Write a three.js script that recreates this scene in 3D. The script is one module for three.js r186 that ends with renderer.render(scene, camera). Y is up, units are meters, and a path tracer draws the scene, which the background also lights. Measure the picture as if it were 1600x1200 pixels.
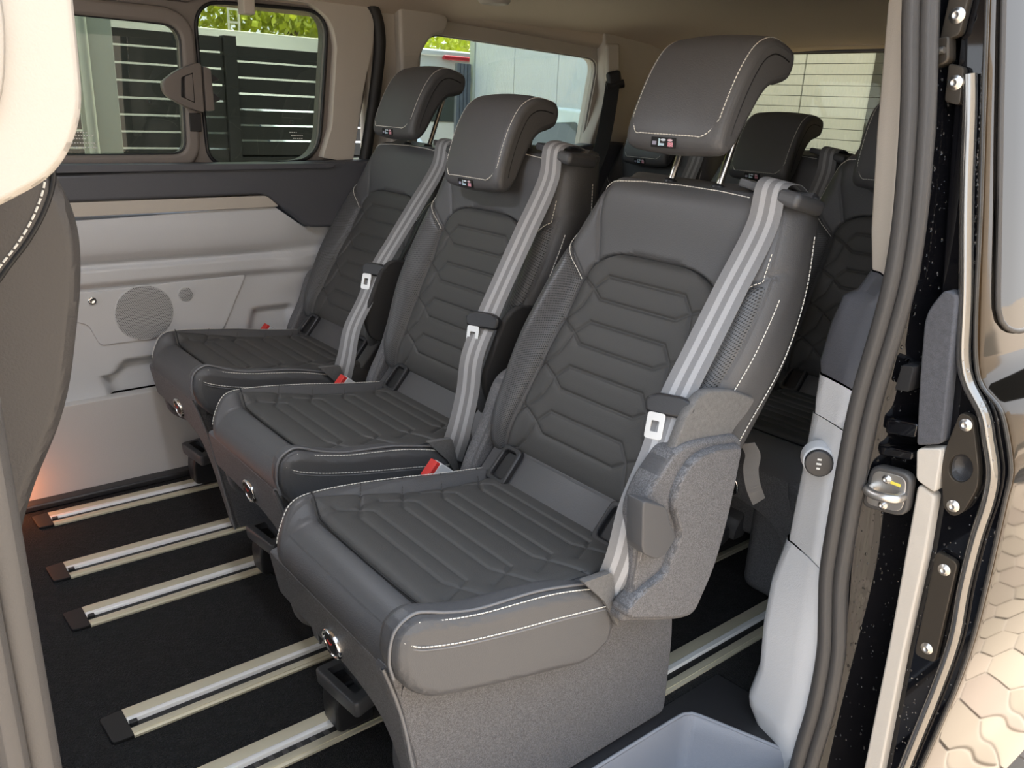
import * as THREE from 'three';
import { RoundedBoxGeometry } from 'three/addons/geometries/RoundedBoxGeometry.js';
import { mergeGeometries, mergeVertices, toCreasedNormals } from 'three/addons/utils/BufferGeometryUtils.js';
import { RectAreaLightUniformsLib } from 'three/addons/lights/RectAreaLightUniformsLib.js';
import { ImprovedNoise } from 'three/addons/math/ImprovedNoise.js';

// Van interior. World: x to the rear of the van, y up, z to the open (near) side; the van's floor is y = 0.
// ---------------------------------------------------------------- camera, sky, sun, exposure
const scene = new THREE.Scene();
const renderer = new THREE.WebGLRenderer({ antialias: true });
renderer.toneMapping = THREE.LinearToneMapping;
renderer.toneMappingExposure = 1.48;
renderer.shadowMap.enabled = true;
RectAreaLightUniformsLib.init();
const camera = new THREE.PerspectiveCamera(2 * Math.atan(600 / 1290) * 180 / Math.PI, 4 / 3, 0.02, 200);
camera.position.set(0, 1, 0);
camera.quaternion.setFromRotationMatrix(new THREE.Matrix4().makeBasis(
  new THREE.Vector3(0.776729, 0.044744, 0.628244), new THREE.Vector3(0.167114, 0.947081, -0.274063), new THREE.Vector3(-0.607261, 0.317861, 0.728148)));
scene.add(camera);
{ // hazy bright sky: white near the horizon, pale blue overhead
  const w = 64, h = 32, d = new Float32Array(w * h * 4);
  for (let j = 0; j < h; j++) for (let i = 0; i < w; i++) {
    const e = Math.max(0, Math.sin(((j + 0.5) / h - 0.5) * Math.PI)), k = Math.pow(e, 0.6), o = (j * w + i) * 4;
    d[o] = SKY(0.97, 0.70, k); d[o + 1] = SKY(1.0, 0.84, k); d[o + 2] = SKY(1.04, 1.04, k); d[o + 3] = 1;
  }
  function SKY(a, b, k) { return 2.3 * (a + (b - a) * k); }
  const t = new THREE.DataTexture(d, w, h, THREE.RGBAFormat, THREE.FloatType);
  t.mapping = THREE.EquirectangularReflectionMapping; t.magFilter = t.minFilter = THREE.LinearFilter; t.needsUpdate = true;
  scene.background = t; scene.environment = t;
}
const sun = new THREE.DirectionalLight(0xfff8ee, 15);
sun.position.set(7.5, 14, -2.2); sun.target.position.set(0.8, 0, -1);
sun.castShadow = true; sun.shadow.mapSize.set(2048, 2048); sun.shadow.radius = 2;
Object.assign(sun.shadow.camera, { left: -12, right: 12, top: 12, bottom: -12, near: 0.5, far: 40 });
scene.add(sun, sun.target);

// ---------------------------------------------------------------- helpers
let seed = 7; const rnd = () => (seed = (seed * 16807) % 2147483647) / 2147483647;
const V = (x, y, z) => new THREE.Vector3(x, y, z);
const clamp = (x, a = 0, b = 1) => Math.min(b, Math.max(a, x));
const lerp = (a, b, t) => a + (b - a) * t;
const ss = (a, b, x) => { const t = clamp((x - a) / (b - a)); return t * t * (3 - 2 * t); };
const lut = (tab) => (x) => {              // smooth table lookup
  const n = tab.length; if (x <= tab[0][0]) return tab[0][1]; if (x >= tab[n - 1][0]) return tab[n - 1][1];
  let i = 0; while (tab[i + 1][0] < x) i++;
  const [x0, y0] = tab[i], [x1, y1] = tab[i + 1], t = (x - x0) / (x1 - x0), h = x1 - x0;
  const m0 = i ? (y1 - tab[i - 1][1]) / (x1 - tab[i - 1][0]) : (y1 - y0) / h, m1 = i < n - 2 ? (tab[i + 2][1] - y0) / (tab[i + 2][0] - x0) : (y1 - y0) / h;
  const t2 = t * t, t3 = t2 * t;
  return (2 * t3 - 3 * t2 + 1) * y0 + (t3 - 2 * t2 + t) * h * m0 + (3 * t2 - 2 * t3) * y1 + (t3 - t2) * h * m1;
};
const used = {};
const numbered = (n) => { const k = used[n] = (used[n] ?? -1) + 1; return k ? `${n}_${String(k).padStart(3, '0')}` : n; };
function mesh(name, geo, mat, parent, data) {
  const g = Array.isArray(geo) ? merge(geo) : geo, m = new THREE.Mesh(g, mat);
  m.name = parent ? name : numbered(name); m.castShadow = m.receiveShadow = true;
  if (data) m.userData = data;
  (parent ?? scene).add(m); return m;
}
function thing(name, label, category, pos = [0, 0, 0], turn = 0, group) {
  const g = new THREE.Group(); g.name = numbered(name); g.position.set(...pos); g.rotation.y = turn;
  g.userData = { label, category }; if (group) g.userData.group = group; scene.add(g); return g;
}
function struct(name, geo, mat, label) { const m = mesh(name, geo, mat); m.userData = { kind: 'structure', label, category: name.split('_')[0] }; return m; }
const stuff = { kind: 'stuff' };
function boxUV(g) {                         // uv in metres, each vertex along its main facing
  if (!g.attributes.normal) g.computeVertexNormals();
  const p = g.attributes.position, n = g.attributes.normal, uv = new Float32Array(p.count * 2);
  for (let i = 0; i < p.count; i++) {
    const ax = Math.abs(n.getX(i)), ay = Math.abs(n.getY(i)), az = Math.abs(n.getZ(i));
    const [a, b] = ax > ay && ax > az ? [p.getZ(i), p.getY(i)] : ay > az ? [p.getX(i), p.getZ(i)] : [p.getX(i), p.getY(i)];
    uv[2 * i] = a; uv[2 * i + 1] = b;
  }
  g.setAttribute('uv', new THREE.BufferAttribute(uv, 2)); return g;
}
function merge(list) {
  return mergeGeometries(list.map((g) => { const k = g.index ? g.toNonIndexed() : g.clone(); for (const a of Object.keys(k.attributes)) if (!['position', 'normal', 'uv'].includes(a)) k.deleteAttribute(a); if (!k.attributes.uv) boxUV(k); return k; }));
}
const at = (g, x = 0, y = 0, z = 0, rx = 0, ry = 0, rz = 0) => { const m = new THREE.Matrix4().makeRotationFromEuler(new THREE.Euler(rx, ry, rz)).setPosition(x, y, z); return g.applyMatrix4(m); };
const rbox = (w, h, d, r = 0.004, s = 2) => boxUV(new RoundedBoxGeometry(w, h, d, s, Math.min(r, w / 2.01, h / 2.01, d / 2.01)));
const box = (x0, x1, y0, y1, z0, z1, r = 0.003, s = 1) => at(rbox(x1 - x0, y1 - y0, z1 - z0, r, s), (x0 + x1) / 2, (y0 + y1) / 2, (z0 + z1) / 2);
const cyl = (r0, r1, h, s = 24) => boxUV(new THREE.CylinderGeometry(r0, r1, h, s));
const tube = (pts, r, seg = 40, rad = 8, closed = false) => boxUV(new THREE.TubeGeometry(new THREE.CatmullRomCurve3(pts.map((p) => p.isVector3 ? p : V(...p)), closed, 'centripetal'), seg, r, rad, closed));
const lathe = (pts, s = 24) => boxUV(new THREE.LatheGeometry(pts.map(([x, y]) => new THREE.Vector2(x, y)), s));
function rounded(pts, r = 0.01, n = 5) {    // polygon with rounded corners; a point may carry its own radius
  const out = [];
  pts.forEach((p, i) => {
    const a = pts[(i + pts.length - 1) % pts.length], b = pts[(i + 1) % pts.length], R = p[2] ?? r;
    const da = [a[0] - p[0], a[1] - p[1]], db = [b[0] - p[0], b[1] - p[1]], la = Math.hypot(...da), lb = Math.hypot(...db), k = Math.min(R, la * 0.48, lb * 0.48);
    if (k < 1e-5) { out.push([p[0], p[1]]); return; }
    const s = [p[0] + da[0] / la * k, p[1] + da[1] / la * k], e = [p[0] + db[0] / lb * k, p[1] + db[1] / lb * k];
    for (let j = 0; j <= n; j++) { const t = j / n, q = 1 - t; out.push([q * q * s[0] + 2 * q * t * p[0] + t * t * e[0], q * q * s[1] + 2 * q * t * p[1] + t * t * e[1]]); }
  });
  return out;
}
const shapeOf = (pts) => new THREE.Shape(pts.map(([x, y]) => new THREE.Vector2(x, y)));
const spline = (pts, n = 60) => new THREE.CatmullRomCurve3(pts.map(([x, y]) => V(x, y, 0)), true, 'centripetal').getPoints(n).slice(0, -1).map((p) => [p.x, p.y]);
// prism from an outline in (x, y), thickness along z from z0 to z1
function prism(pts, z0, z1, bevel = 0.003, holes = [], seg = 2) {
  const s = shapeOf(pts); for (const h of holes) s.holes.push(new THREE.Path(h.map(([x, y]) => new THREE.Vector2(x, y))));
  const b = safeBevel(pts, Math.min(bevel, (z1 - z0) / 2.02), holes);
  const g = new THREE.ExtrudeGeometry(s, { depth: z1 - z0 - 2 * b, bevelEnabled: b > 0, bevelThickness: b, bevelSize: b, bevelOffset: -b, bevelSegments: seg, steps: 1, curveSegments: 6 });
  g.translate(0, 0, z0 + b);
  return boxUV(capNormals(toCreasedNormals(g, 0.7)));
}
function safeBevel(pts, b, holes) {          // largest inset up to b that turns no edge of the outline round
  const ok = (l, sgn) => { const n = l.length, q = []; for (let i = 0; i < n; i++) { const a = l[(i + n - 1) % n], p = l[i], c = l[(i + 1) % n]; let e = [p[0] - a[0], p[1] - a[1]], f = [c[0] - p[0], c[1] - p[1]]; const le = Math.hypot(...e) || 1e-9, lf = Math.hypot(...f) || 1e-9; e = [e[0] / le, e[1] / le]; f = [f[0] / lf, f[1] / lf]; const m = [-(e[1] + f[1]), e[0] + f[0]], d = Math.max(0.3, 1 + e[0] * f[0] + e[1] * f[1]); q.push([p[0] + sgn * b * m[0] / d, p[1] + sgn * b * m[1] / d]); }
    for (let i = 0; i < n; i++) { const j = (i + 1) % n; if ((q[j][0] - q[i][0]) * (l[j][0] - l[i][0]) + (q[j][1] - q[i][1]) * (l[j][1] - l[i][1]) < 0) return false; } return true; };
  const area = (l) => l.reduce((s, p, i) => { const c = l[(i + 1) % l.length]; return s + p[0] * c[1] - c[0] * p[1]; }, 0);
  while (b > 0.0004 && !(ok(pts, Math.sign(area(pts))) && (holes ?? []).every((h) => ok(h, -Math.sign(area(h)))))) b *= 0.85;
  return b;
}
function capNormals(g) {                    // flat ends keep a flat normal, the bevel runs out into it
  const p = g.attributes.position, n = g.attributes.normal, key = (i) => `${Math.round(p.getX(i) * 2e5)},${Math.round(p.getY(i) * 2e5)},${Math.round(p.getZ(i) * 2e5)}`, seen = new Map(), fn = [];
  const a = V(0, 0, 0), b = V(0, 0, 0), c = V(0, 0, 0);
  for (let i = 0; i < p.count; i += 3) {
    a.fromBufferAttribute(p, i); b.fromBufferAttribute(p, i + 1).sub(a); c.fromBufferAttribute(p, i + 2).sub(a); b.cross(c).normalize(); fn.push(b.z);
    if (Math.abs(b.z) > 0.999) for (let k = 0; k < 3; k++) { n.setXYZ(i + k, 0, 0, Math.sign(b.z)); seen.set(key(i + k), Math.sign(b.z)); }
  }
  for (let i = 0; i < p.count; i++) { const z = fn[Math.floor(i / 3)], s = seen.get(key(i)); if (s && z * s > 0.3) n.setXYZ(i, 0, 0, s); }
  return g;
}
const prismX = (zy, x0, x1, bevel, holes, seg) => { const f = (l) => l.map(([z, y]) => [-z, y]); return boxUV(at(prism(f(zy), x0, x1, bevel, (holes ?? []).map(f), seg), 0, 0, 0, 0, Math.PI / 2, 0)); };   // outline in (z, y), thickness along x
const prismY = (xz, y0, y1, bevel, holes, seg) => { const f = (l) => l.map(([x, z]) => [x, -z]); return boxUV(at(prism(f(xz), y0, y1, bevel, (holes ?? []).map(f), seg), 0, 0, 0, -Math.PI / 2, 0, 0)); };  // outline in (x, z), thickness along y
// surface on a grid of points; f(i, j) gives [x, y, z]; loop joins the last column to the first
function grid(nu, nv, f, loop = false, flip = false) {
  const pos = [], idx = [];
  for (let j = 0; j <= nv; j++) for (let i = 0; i <= nu; i++) pos.push(...f(loop ? i % nu : i, j));
  const w = nu + 1;
  for (let j = 0; j < nv; j++) for (let i = 0; i < nu; i++) { const a = j * w + i, b = a + 1, c = a + w, d = c + 1; if (flip) idx.push(a, c, b, b, c, d); else idx.push(a, b, c, b, d, c); }
  const g = new THREE.BufferGeometry(); g.setAttribute('position', new THREE.Float32BufferAttribute(pos, 3)); g.setIndex(idx); g.computeVertexNormals();
  if (loop) { const n = g.attributes.normal; for (let j = 0; j <= nv; j++) { const a = j * w, b = a + nu, v = V(n.getX(a) + n.getX(b), n.getY(a) + n.getY(b), n.getZ(a) + n.getZ(b)).normalize(); n.setXYZ(a, v.x, v.y, v.z); n.setXYZ(b, v.x, v.y, v.z); } }
  return boxUV(g);
}
const sampled = (pts, closed, n) => { const c = new THREE.CatmullRomCurve3(pts.map((p) => p.isVector3 ? p : V(...p)), closed, 'centripetal'); c.arcLengthDivisions = 400; return c; };
function stitches(pts, pitch = 0.0062, len = 0.0046, r = 0.0009) {       // a row of thread stitches along a path
  const c = sampled(pts, false), L = c.getLength(), n = Math.max(2, Math.floor(L / pitch)), out = [];
  const base = new THREE.CylinderGeometry(r, r, len, 5, 1); base.deleteAttribute('uv');
  for (let i = 0; i < n; i++) {
    const t = (i + 0.5) / n, p = c.getPointAt(t), d = c.getTangentAt(t), g = base.clone();
    g.applyMatrix4(new THREE.Matrix4().makeRotationFromQuaternion(new THREE.Quaternion().setFromUnitVectors(V(0, 1, 0), d)).setPosition(p)); out.push(g);
  }
  return merge(out);
}
const segDist = (px, py, a, b) => { const dx = b[0] - a[0], dy = b[1] - a[1], t = clamp(((px - a[0]) * dx + (py - a[1]) * dy) / (dx * dx + dy * dy + 1e-12)); return Math.hypot(px - a[0] - t * dx, py - a[1] - t * dy); };
const lineDist = (px, py, lines) => { let m = 9; for (const l of lines) for (let i = 0; i + 1 < l.length; i++) m = Math.min(m, segDist(px, py, l[i], l[i + 1])); return m; };
function ribbon(path, wdir, width, th = 0.0016, n = 80) {               // webbing: path and width directions, real thickness
  const c = sampled(path), dirs = wdir.map((d) => V(...d).normalize());
  const ring = [[-1, 0], [-0.97, 1], [0.97, 1], [1, 0], [0.97, -1], [-0.97, -1]], uv = [0, 0.02, 0.98, 1, 0.98, 0.02];
  const pos = [], u = [], idx = []; let len = 0, last = null;
  for (let j = 0; j <= n; j++) {
    const t = j / n, p = c.getPointAt(t), tg = c.getTangentAt(t), q = t * (dirs.length - 1), k = Math.min(dirs.length - 2, Math.floor(q));
    const w = dirs[k].clone().lerp(dirs[k + 1], q - k); w.addScaledVector(tg, -w.dot(tg)).normalize(); const nn = V(0, 0, 0).crossVectors(tg, w);
    if (last) len += p.distanceTo(last); last = p;
    ring.forEach(([a, b], i) => { const s = p.clone().addScaledVector(w, a * width / 2).addScaledVector(nn, b * th / 2); pos.push(s.x, s.y, s.z); u.push(uv[i], len); });
  }
  for (let j = 0; j < n; j++) for (let i = 0; i < 6; i++) { const a = j * 6 + i, b = j * 6 + (i + 1) % 6; idx.push(a, b, a + 6, b, b + 6, a + 6); }
  const g = new THREE.BufferGeometry(); g.setAttribute('position', new THREE.Float32BufferAttribute(pos, 3)); g.setAttribute('uv', new THREE.Float32BufferAttribute(u, 2)); g.setIndex(idx); g.computeVertexNormals();
  return g;
}

// ---------------------------------------------------------------- materials
function tex(n, f, size, srgb = false) {       // square texture from f(x, y, n) in 0..1, size = metres it covers
  const d = new Uint8Array(n * n * 4);
  for (let y = 0; y < n; y++) for (let x = 0; x < n; x++) { const v = f(x, y, n), o = (y * n + x) * 4; const a = Array.isArray(v) ? v : [v, v, v]; d[o] = clamp(a[0]) * 255; d[o + 1] = clamp(a[1]) * 255; d[o + 2] = clamp(a[2]) * 255; d[o + 3] = 255; }
  const t = new THREE.DataTexture(d, n, n); t.wrapS = t.wrapT = THREE.RepeatWrapping; t.magFilter = THREE.LinearFilter; t.minFilter = THREE.LinearMipmapLinearFilter; t.generateMipmaps = true;
  if (size) t.repeat.set(1 / size, 1 / size); if (srgb) t.colorSpace = THREE.SRGBColorSpace; t.needsUpdate = true; return t;
}
const noise = new ImprovedNoise();
const tileNoise = (x, y, n, f, z = 0) => { const a = x / n, b = y / n, g = (p, q) => noise.noise(p * f + 3.7, q * f + 1.3, z); return g(a, b) * (1 - a) * (1 - b) + g(a - 1, b) * a * (1 - b) + g(a, b - 1) * (1 - a) * b + g(a - 1, b - 1) * a * b; };
const rndField = (n) => { const a = new Float32Array(n * n); for (let i = 0; i < n * n; i++) a[i] = rnd(); return (x, y) => a[((y + n) % n) * n + (x + n) % n]; };
const rf = rndField(256);
const leatherBump = tex(256, (x, y, n) => 0.5 + 0.35 * tileNoise(x, y, n, 40) + 0.3 * tileNoise(x, y, n, 90, 5), 0.09);
const grainBump = tex(256, (x, y, n) => 0.3 + 0.4 * rf(x >> 1, y >> 1) + 0.3 * tileNoise(x, y, n, 50), 0.1);
const grainTone = tex(256, (x, y, n) => 0.70 + 0.30 * rf(x >> 1, y >> 1), 0.16, true);
const perfBump = tex(128, (x, y) => { const a = ((x % 16) - 8) ** 2 + ((y % 16) - 8) ** 2, b = (((x + 8) % 16) - 8) ** 2 + (((y + 8) % 16) - 8) ** 2; return Math.min(a, b) < 9 ? 0.1 : 0.8; }, 0.04);
const perfTone = tex(128, (x, y) => { const a = ((x % 16) - 8) ** 2 + ((y % 16) - 8) ** 2, b = (((x + 8) % 16) - 8) ** 2 + (((y + 8) % 16) - 8) ** 2; return Math.min(a, b) < 9 ? 0.35 : 1; }, 0.04, true);
const carpetTone = tex(512, (x, y, n) => 0.30 + 0.75 * rf(x >> 1, y >> 1) * rf((x + 9) >> 1, (y + 5) >> 1) + 0.25 * rf(x, y) + 0.25 * tileNoise(x, y, n, 24), 0.42, true);
const carpetBump = tex(512, (x, y, n) => 0.5 * rf(x >> 1, y >> 1) + 0.3 * rf(x, y) + 0.3 * tileNoise(x, y, n, 60), 0.35);
const weave = tex(64, (x, y) => 0.6 + 0.25 * (((x >> 2) + (y >> 2)) % 2) + 0.15 * rf(x, y), 0.012);
const clothTone = tex(256, (x, y, n) => 0.82 + 0.18 * rf(x, y) + 0.08 * tileNoise(x, y, n, 20), 0.15, true);
const M = (color, roughness = 0.6, o = {}) => new THREE.MeshPhysicalMaterial({ color: Array.isArray(color) ? new THREE.Color().setRGB(...color) : color, roughness, ...o });
const mat = {
  leather: M([0.080, 0.080, 0.083], 0.48, { bumpMap: leatherBump, bumpScale: 0.0004 }),
  insert: M([0.057, 0.056, 0.054], 0.6, { bumpMap: leatherBump, bumpScale: 0.0003 }),
  perf: M([0.084, 0.085, 0.088], 0.4, { bumpMap: perfBump, bumpScale: 0.0008, map: perfTone }),
  thread: M([0.74, 0.72, 0.66], 0.8),
  darkThread: M([0.055, 0.05, 0.045], 0.8),
  piping: M([0.16, 0.16, 0.165], 0.4),
  plastic: M([0.150, 0.150, 0.158], 0.55, { bumpMap: grainBump, bumpScale: 0.0006, map: grainTone }),
  darkPlastic: M([0.022, 0.022, 0.024], 0.38, { bumpMap: grainBump, bumpScale: 0.0002 }),
  midPlastic: M([0.065, 0.066, 0.07], 0.42),
  black: M([0.008, 0.008, 0.009], 0.5),
  shroud: M([0.15, 0.147, 0.145], 0.85, { bumpMap: weave, bumpScale: 0.0003, map: clothTone }),
  chrome: M([0.8, 0.8, 0.8], 0.12, { metalness: 1 }),
  steel: M([0.62, 0.60, 0.56], 0.28, { metalness: 1 }),
  zinc: M([0.62, 0.60, 0.57], 0.36, { metalness: 1 }),
  red: M([0.62, 0.035, 0.03], 0.4),
  headliner: M([0.60, 0.51, 0.41], 0.95, { bumpMap: weave, bumpScale: 0.0003 }),
  cream: M([0.47, 0.43, 0.375], 0.6, { bumpMap: grainBump, bumpScale: 0.0002 }),
  grey: M([0.56, 0.57, 0.585], 0.5, { bumpMap: grainBump, bumpScale: 0.0003 }),
  slate: M([0.075, 0.078, 0.09], 0.5, { bumpMap: grainBump, bumpScale: 0.0003 }),
  brownTrim: M([0.16, 0.14, 0.125], 0.55, { bumpMap: grainBump, bumpScale: 0.0002 }),
  carpet: M([0.021, 0.021, 0.022], 1, { map: carpetTone, bumpMap: carpetBump, bumpScale: 0.006 }),
  champagne: M([0.66, 0.61, 0.46], 0.45, { metalness: 0.35 }),
  brightRail: M([0.93, 0.93, 0.91], 0.35, { metalness: 0.1 }),
  rubber: M([0.055, 0.052, 0.05], 0.5),
  paintBlack: M([0.004, 0.004, 0.005], 0.035),
  glass: M([0.50, 0.53, 0.48], 0, { transmission: 1, thickness: 0, ior: 1.45 }),
  clearGlass: M([0.66, 0.70, 0.68], 0, { transmission: 1, thickness: 0, ior: 1.45 }),
};
Object.assign(mat, {
  stepWell: M([0.26, 0.27, 0.30], 0.36, { bumpMap: grainBump, bumpScale: 0.0002 }),
  grille: M([0.46, 0.47, 0.48], 0.55), greyWarm: M([0.52, 0.51, 0.495], 0.5, { bumpMap: grainBump, bumpScale: 0.0003 }), pit: M([0.09, 0.09, 0.095], 0.7),
  print: M([0.6, 0.6, 0.58], 0.7),
  latch: M([0.13, 0.112, 0.10], 0.4),
  seal: M([0.012, 0.011, 0.010], 0.6),
  rubberSeal: M([0.050, 0.047, 0.045], 0.5, { bumpMap: grainBump, bumpScale: 0.0002 }),
  tailGlass: M([0.70, 0.66, 0.54], 0, { transmission: 1, thickness: 0, ior: 1.45 }),
  heater: M([0.10, 0.09, 0.06], 0.6),
});
Object.assign(mat, {
  beadMetal: M([0.22, 0.21, 0.195], 0.16, { metalness: 0.8, clearcoat: 1, clearcoatRoughness: 0.05 }),
  yellow: M([0.75, 0.62, 0.08], 0.6),
  glossHem: M([0.03, 0.028, 0.026], 0.1),
  slateCloth: M([0.085, 0.087, 0.098], 0.9, { bumpMap: weave, bumpScale: 0.0004, map: clothTone }),
  apron: M([0.10, 0.09, 0.082], 0.95, { bumpMap: weave, bumpScale: 0.0004, map: clothTone }),
});
// ================================================================ floor, rails, step
struct('floor', prismY([[-0.9, -2.20], [2.85, -2.20], [2.85, -0.60], [1.165, -0.60], [1.165, -0.742], [-0.05, -0.742], [-0.05, -0.60], [-0.9, -0.60]], -0.05, 0, 0), mat.carpet, 'black carpeted van floor');
struct('floor_underbody', box(-0.9, 2.85, -0.30, -0.24, -2.36, -0.50, 0.01), mat.black, 'underside of the van floor');
const railLabels = ['aluminium floor rail running along the speaker wall', 'second aluminium floor rail from the speaker wall', 'third aluminium floor rail from the speaker wall', 'fourth aluminium floor rail from the speaker wall', 'aluminium floor rail under the nearest seat lever, next to the last', 'aluminium floor rail closest to the door step'];
[[-2.07, 0.293], [-1.803, 0.271], [-1.598, 0.262], [-1.243, 0.243], [-1.041, 0.24], [-0.798, 0.235]].forEach(([z, x0], i) => {
  const r = thing('floor_rail', railLabels[i], 'rail', [0, 0, 0], 0, 'floor rails'), x1 = 2.7, w = 0.0375;
  const strip = (pts) => prismX(pts.map(([a, b]) => [z + a, b]), x0, x1, 0);
  mesh('upper_flange', strip([[-w, 0.0005], [-w, 0.005], [-w + 0.003, 0.0058], [-0.0135, 0.0055], [-0.0125, 0.0005]]), mat.champagne, r);
  mesh('bright_lip', strip([[-0.0125, -0.004], [-0.0125, 0.006], [-0.010, 0.0075], [-0.002, 0.0068], [0.0005, 0.003], [0.0, -0.004]]), mat.brightRail, r);
  mesh('lower_flange', strip([[0.0150, -0.004], [0.0150, 0.004], [0.018, 0.0055], [w - 0.003, 0.0055], [w, 0.0045], [w, 0.0005]]), mat.champagne, r);
  mesh('edge_rib', strip([[w - 0.0075, 0.005], [w - 0.0075, 0.0068], [w - 0.006, 0.0068], [w - 0.006, 0.005]]), mat.champagne, r);
  mesh('slot', box(x0, x1, -0.004, 0.0012, z - 0.001, z + 0.0150, 0.0005), mat.black, r);
  mesh('end_cap', boxUV(at(prismY(rounded([[-0.036, -w + 0.003], [0, -w], [0.0, w], [-0.033, w - 0.002]], 0.006), 0.0005, 0.0062, 0.002), x0, 0, z)), mat.black, r);
  mesh('stop_clip', box(x0 + 0.002, x0 + 0.014, 0.001, 0.008, z - 0.001, z + 0.008, 0.001), mat.darkPlastic, r);
  if (i === 4) for (let k = 0; k < 14; k++) mesh('slot_tooth', box(0.30 + k * 0.024, 0.309 + k * 0.024, 0.0005, 0.003, z + 0.003, z + 0.0150, 0.0005), mat.rubber, r);
});
{ // step by the door: rubber rim with a moulded well
  const t = thing('step_tray', 'moulded grey step well with black rim at the door opening', 'step');
  const rim = [[-0.05, -0.742], [1.158, -0.742], [1.168, -0.60], [1.16, -0.50], [-0.05, -0.50]];
  const well = rounded([[-0.02, -0.708], [1.030, -0.708], [1.095, -0.53], [1.10, -0.515], [-0.02, -0.515]], 0.02);
  mesh('rim', prismY(rim, -0.012, 0.003, 0.002, [well]), mat.darkPlastic, t);
  const N = well.length, top = well, depth = -0.17;
  const inner = top.map(([x, z]) => { const cx = 0.52, cz = -0.56; return [lerp(x, cx, 0.09), lerp(z, cz, 0.20)]; });
  mesh('well', merge([grid(N, 8, (i, j) => { const k = j / 8, e = ss(0, 1, k); return [lerp(top[i][0], inner[i][0], k * 0.8 + 0.2 * e), k < 0.12 ? 0.0035 : lerp(0.0035, depth, Math.pow((k - 0.12) / 0.88, 0.9)), lerp(top[i][1], inner[i][1], k * 0.8 + 0.2 * e)]; }, true, false), prismY(inner, depth - 0.01, depth + 0.001, 0)]), mat.stepWell, t);
  mesh('well_edge', tube(well.map(([x, z]) => [x, 0.004, z]), 0.0035, 160, 6, true), mat.stepWell, t);
  struct('floor_sill', box(-0.05, 1.2, -0.24, -0.18, -0.52, -0.45, 0.01), mat.paintBlack, 'painted door sill below the step');
}
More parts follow.
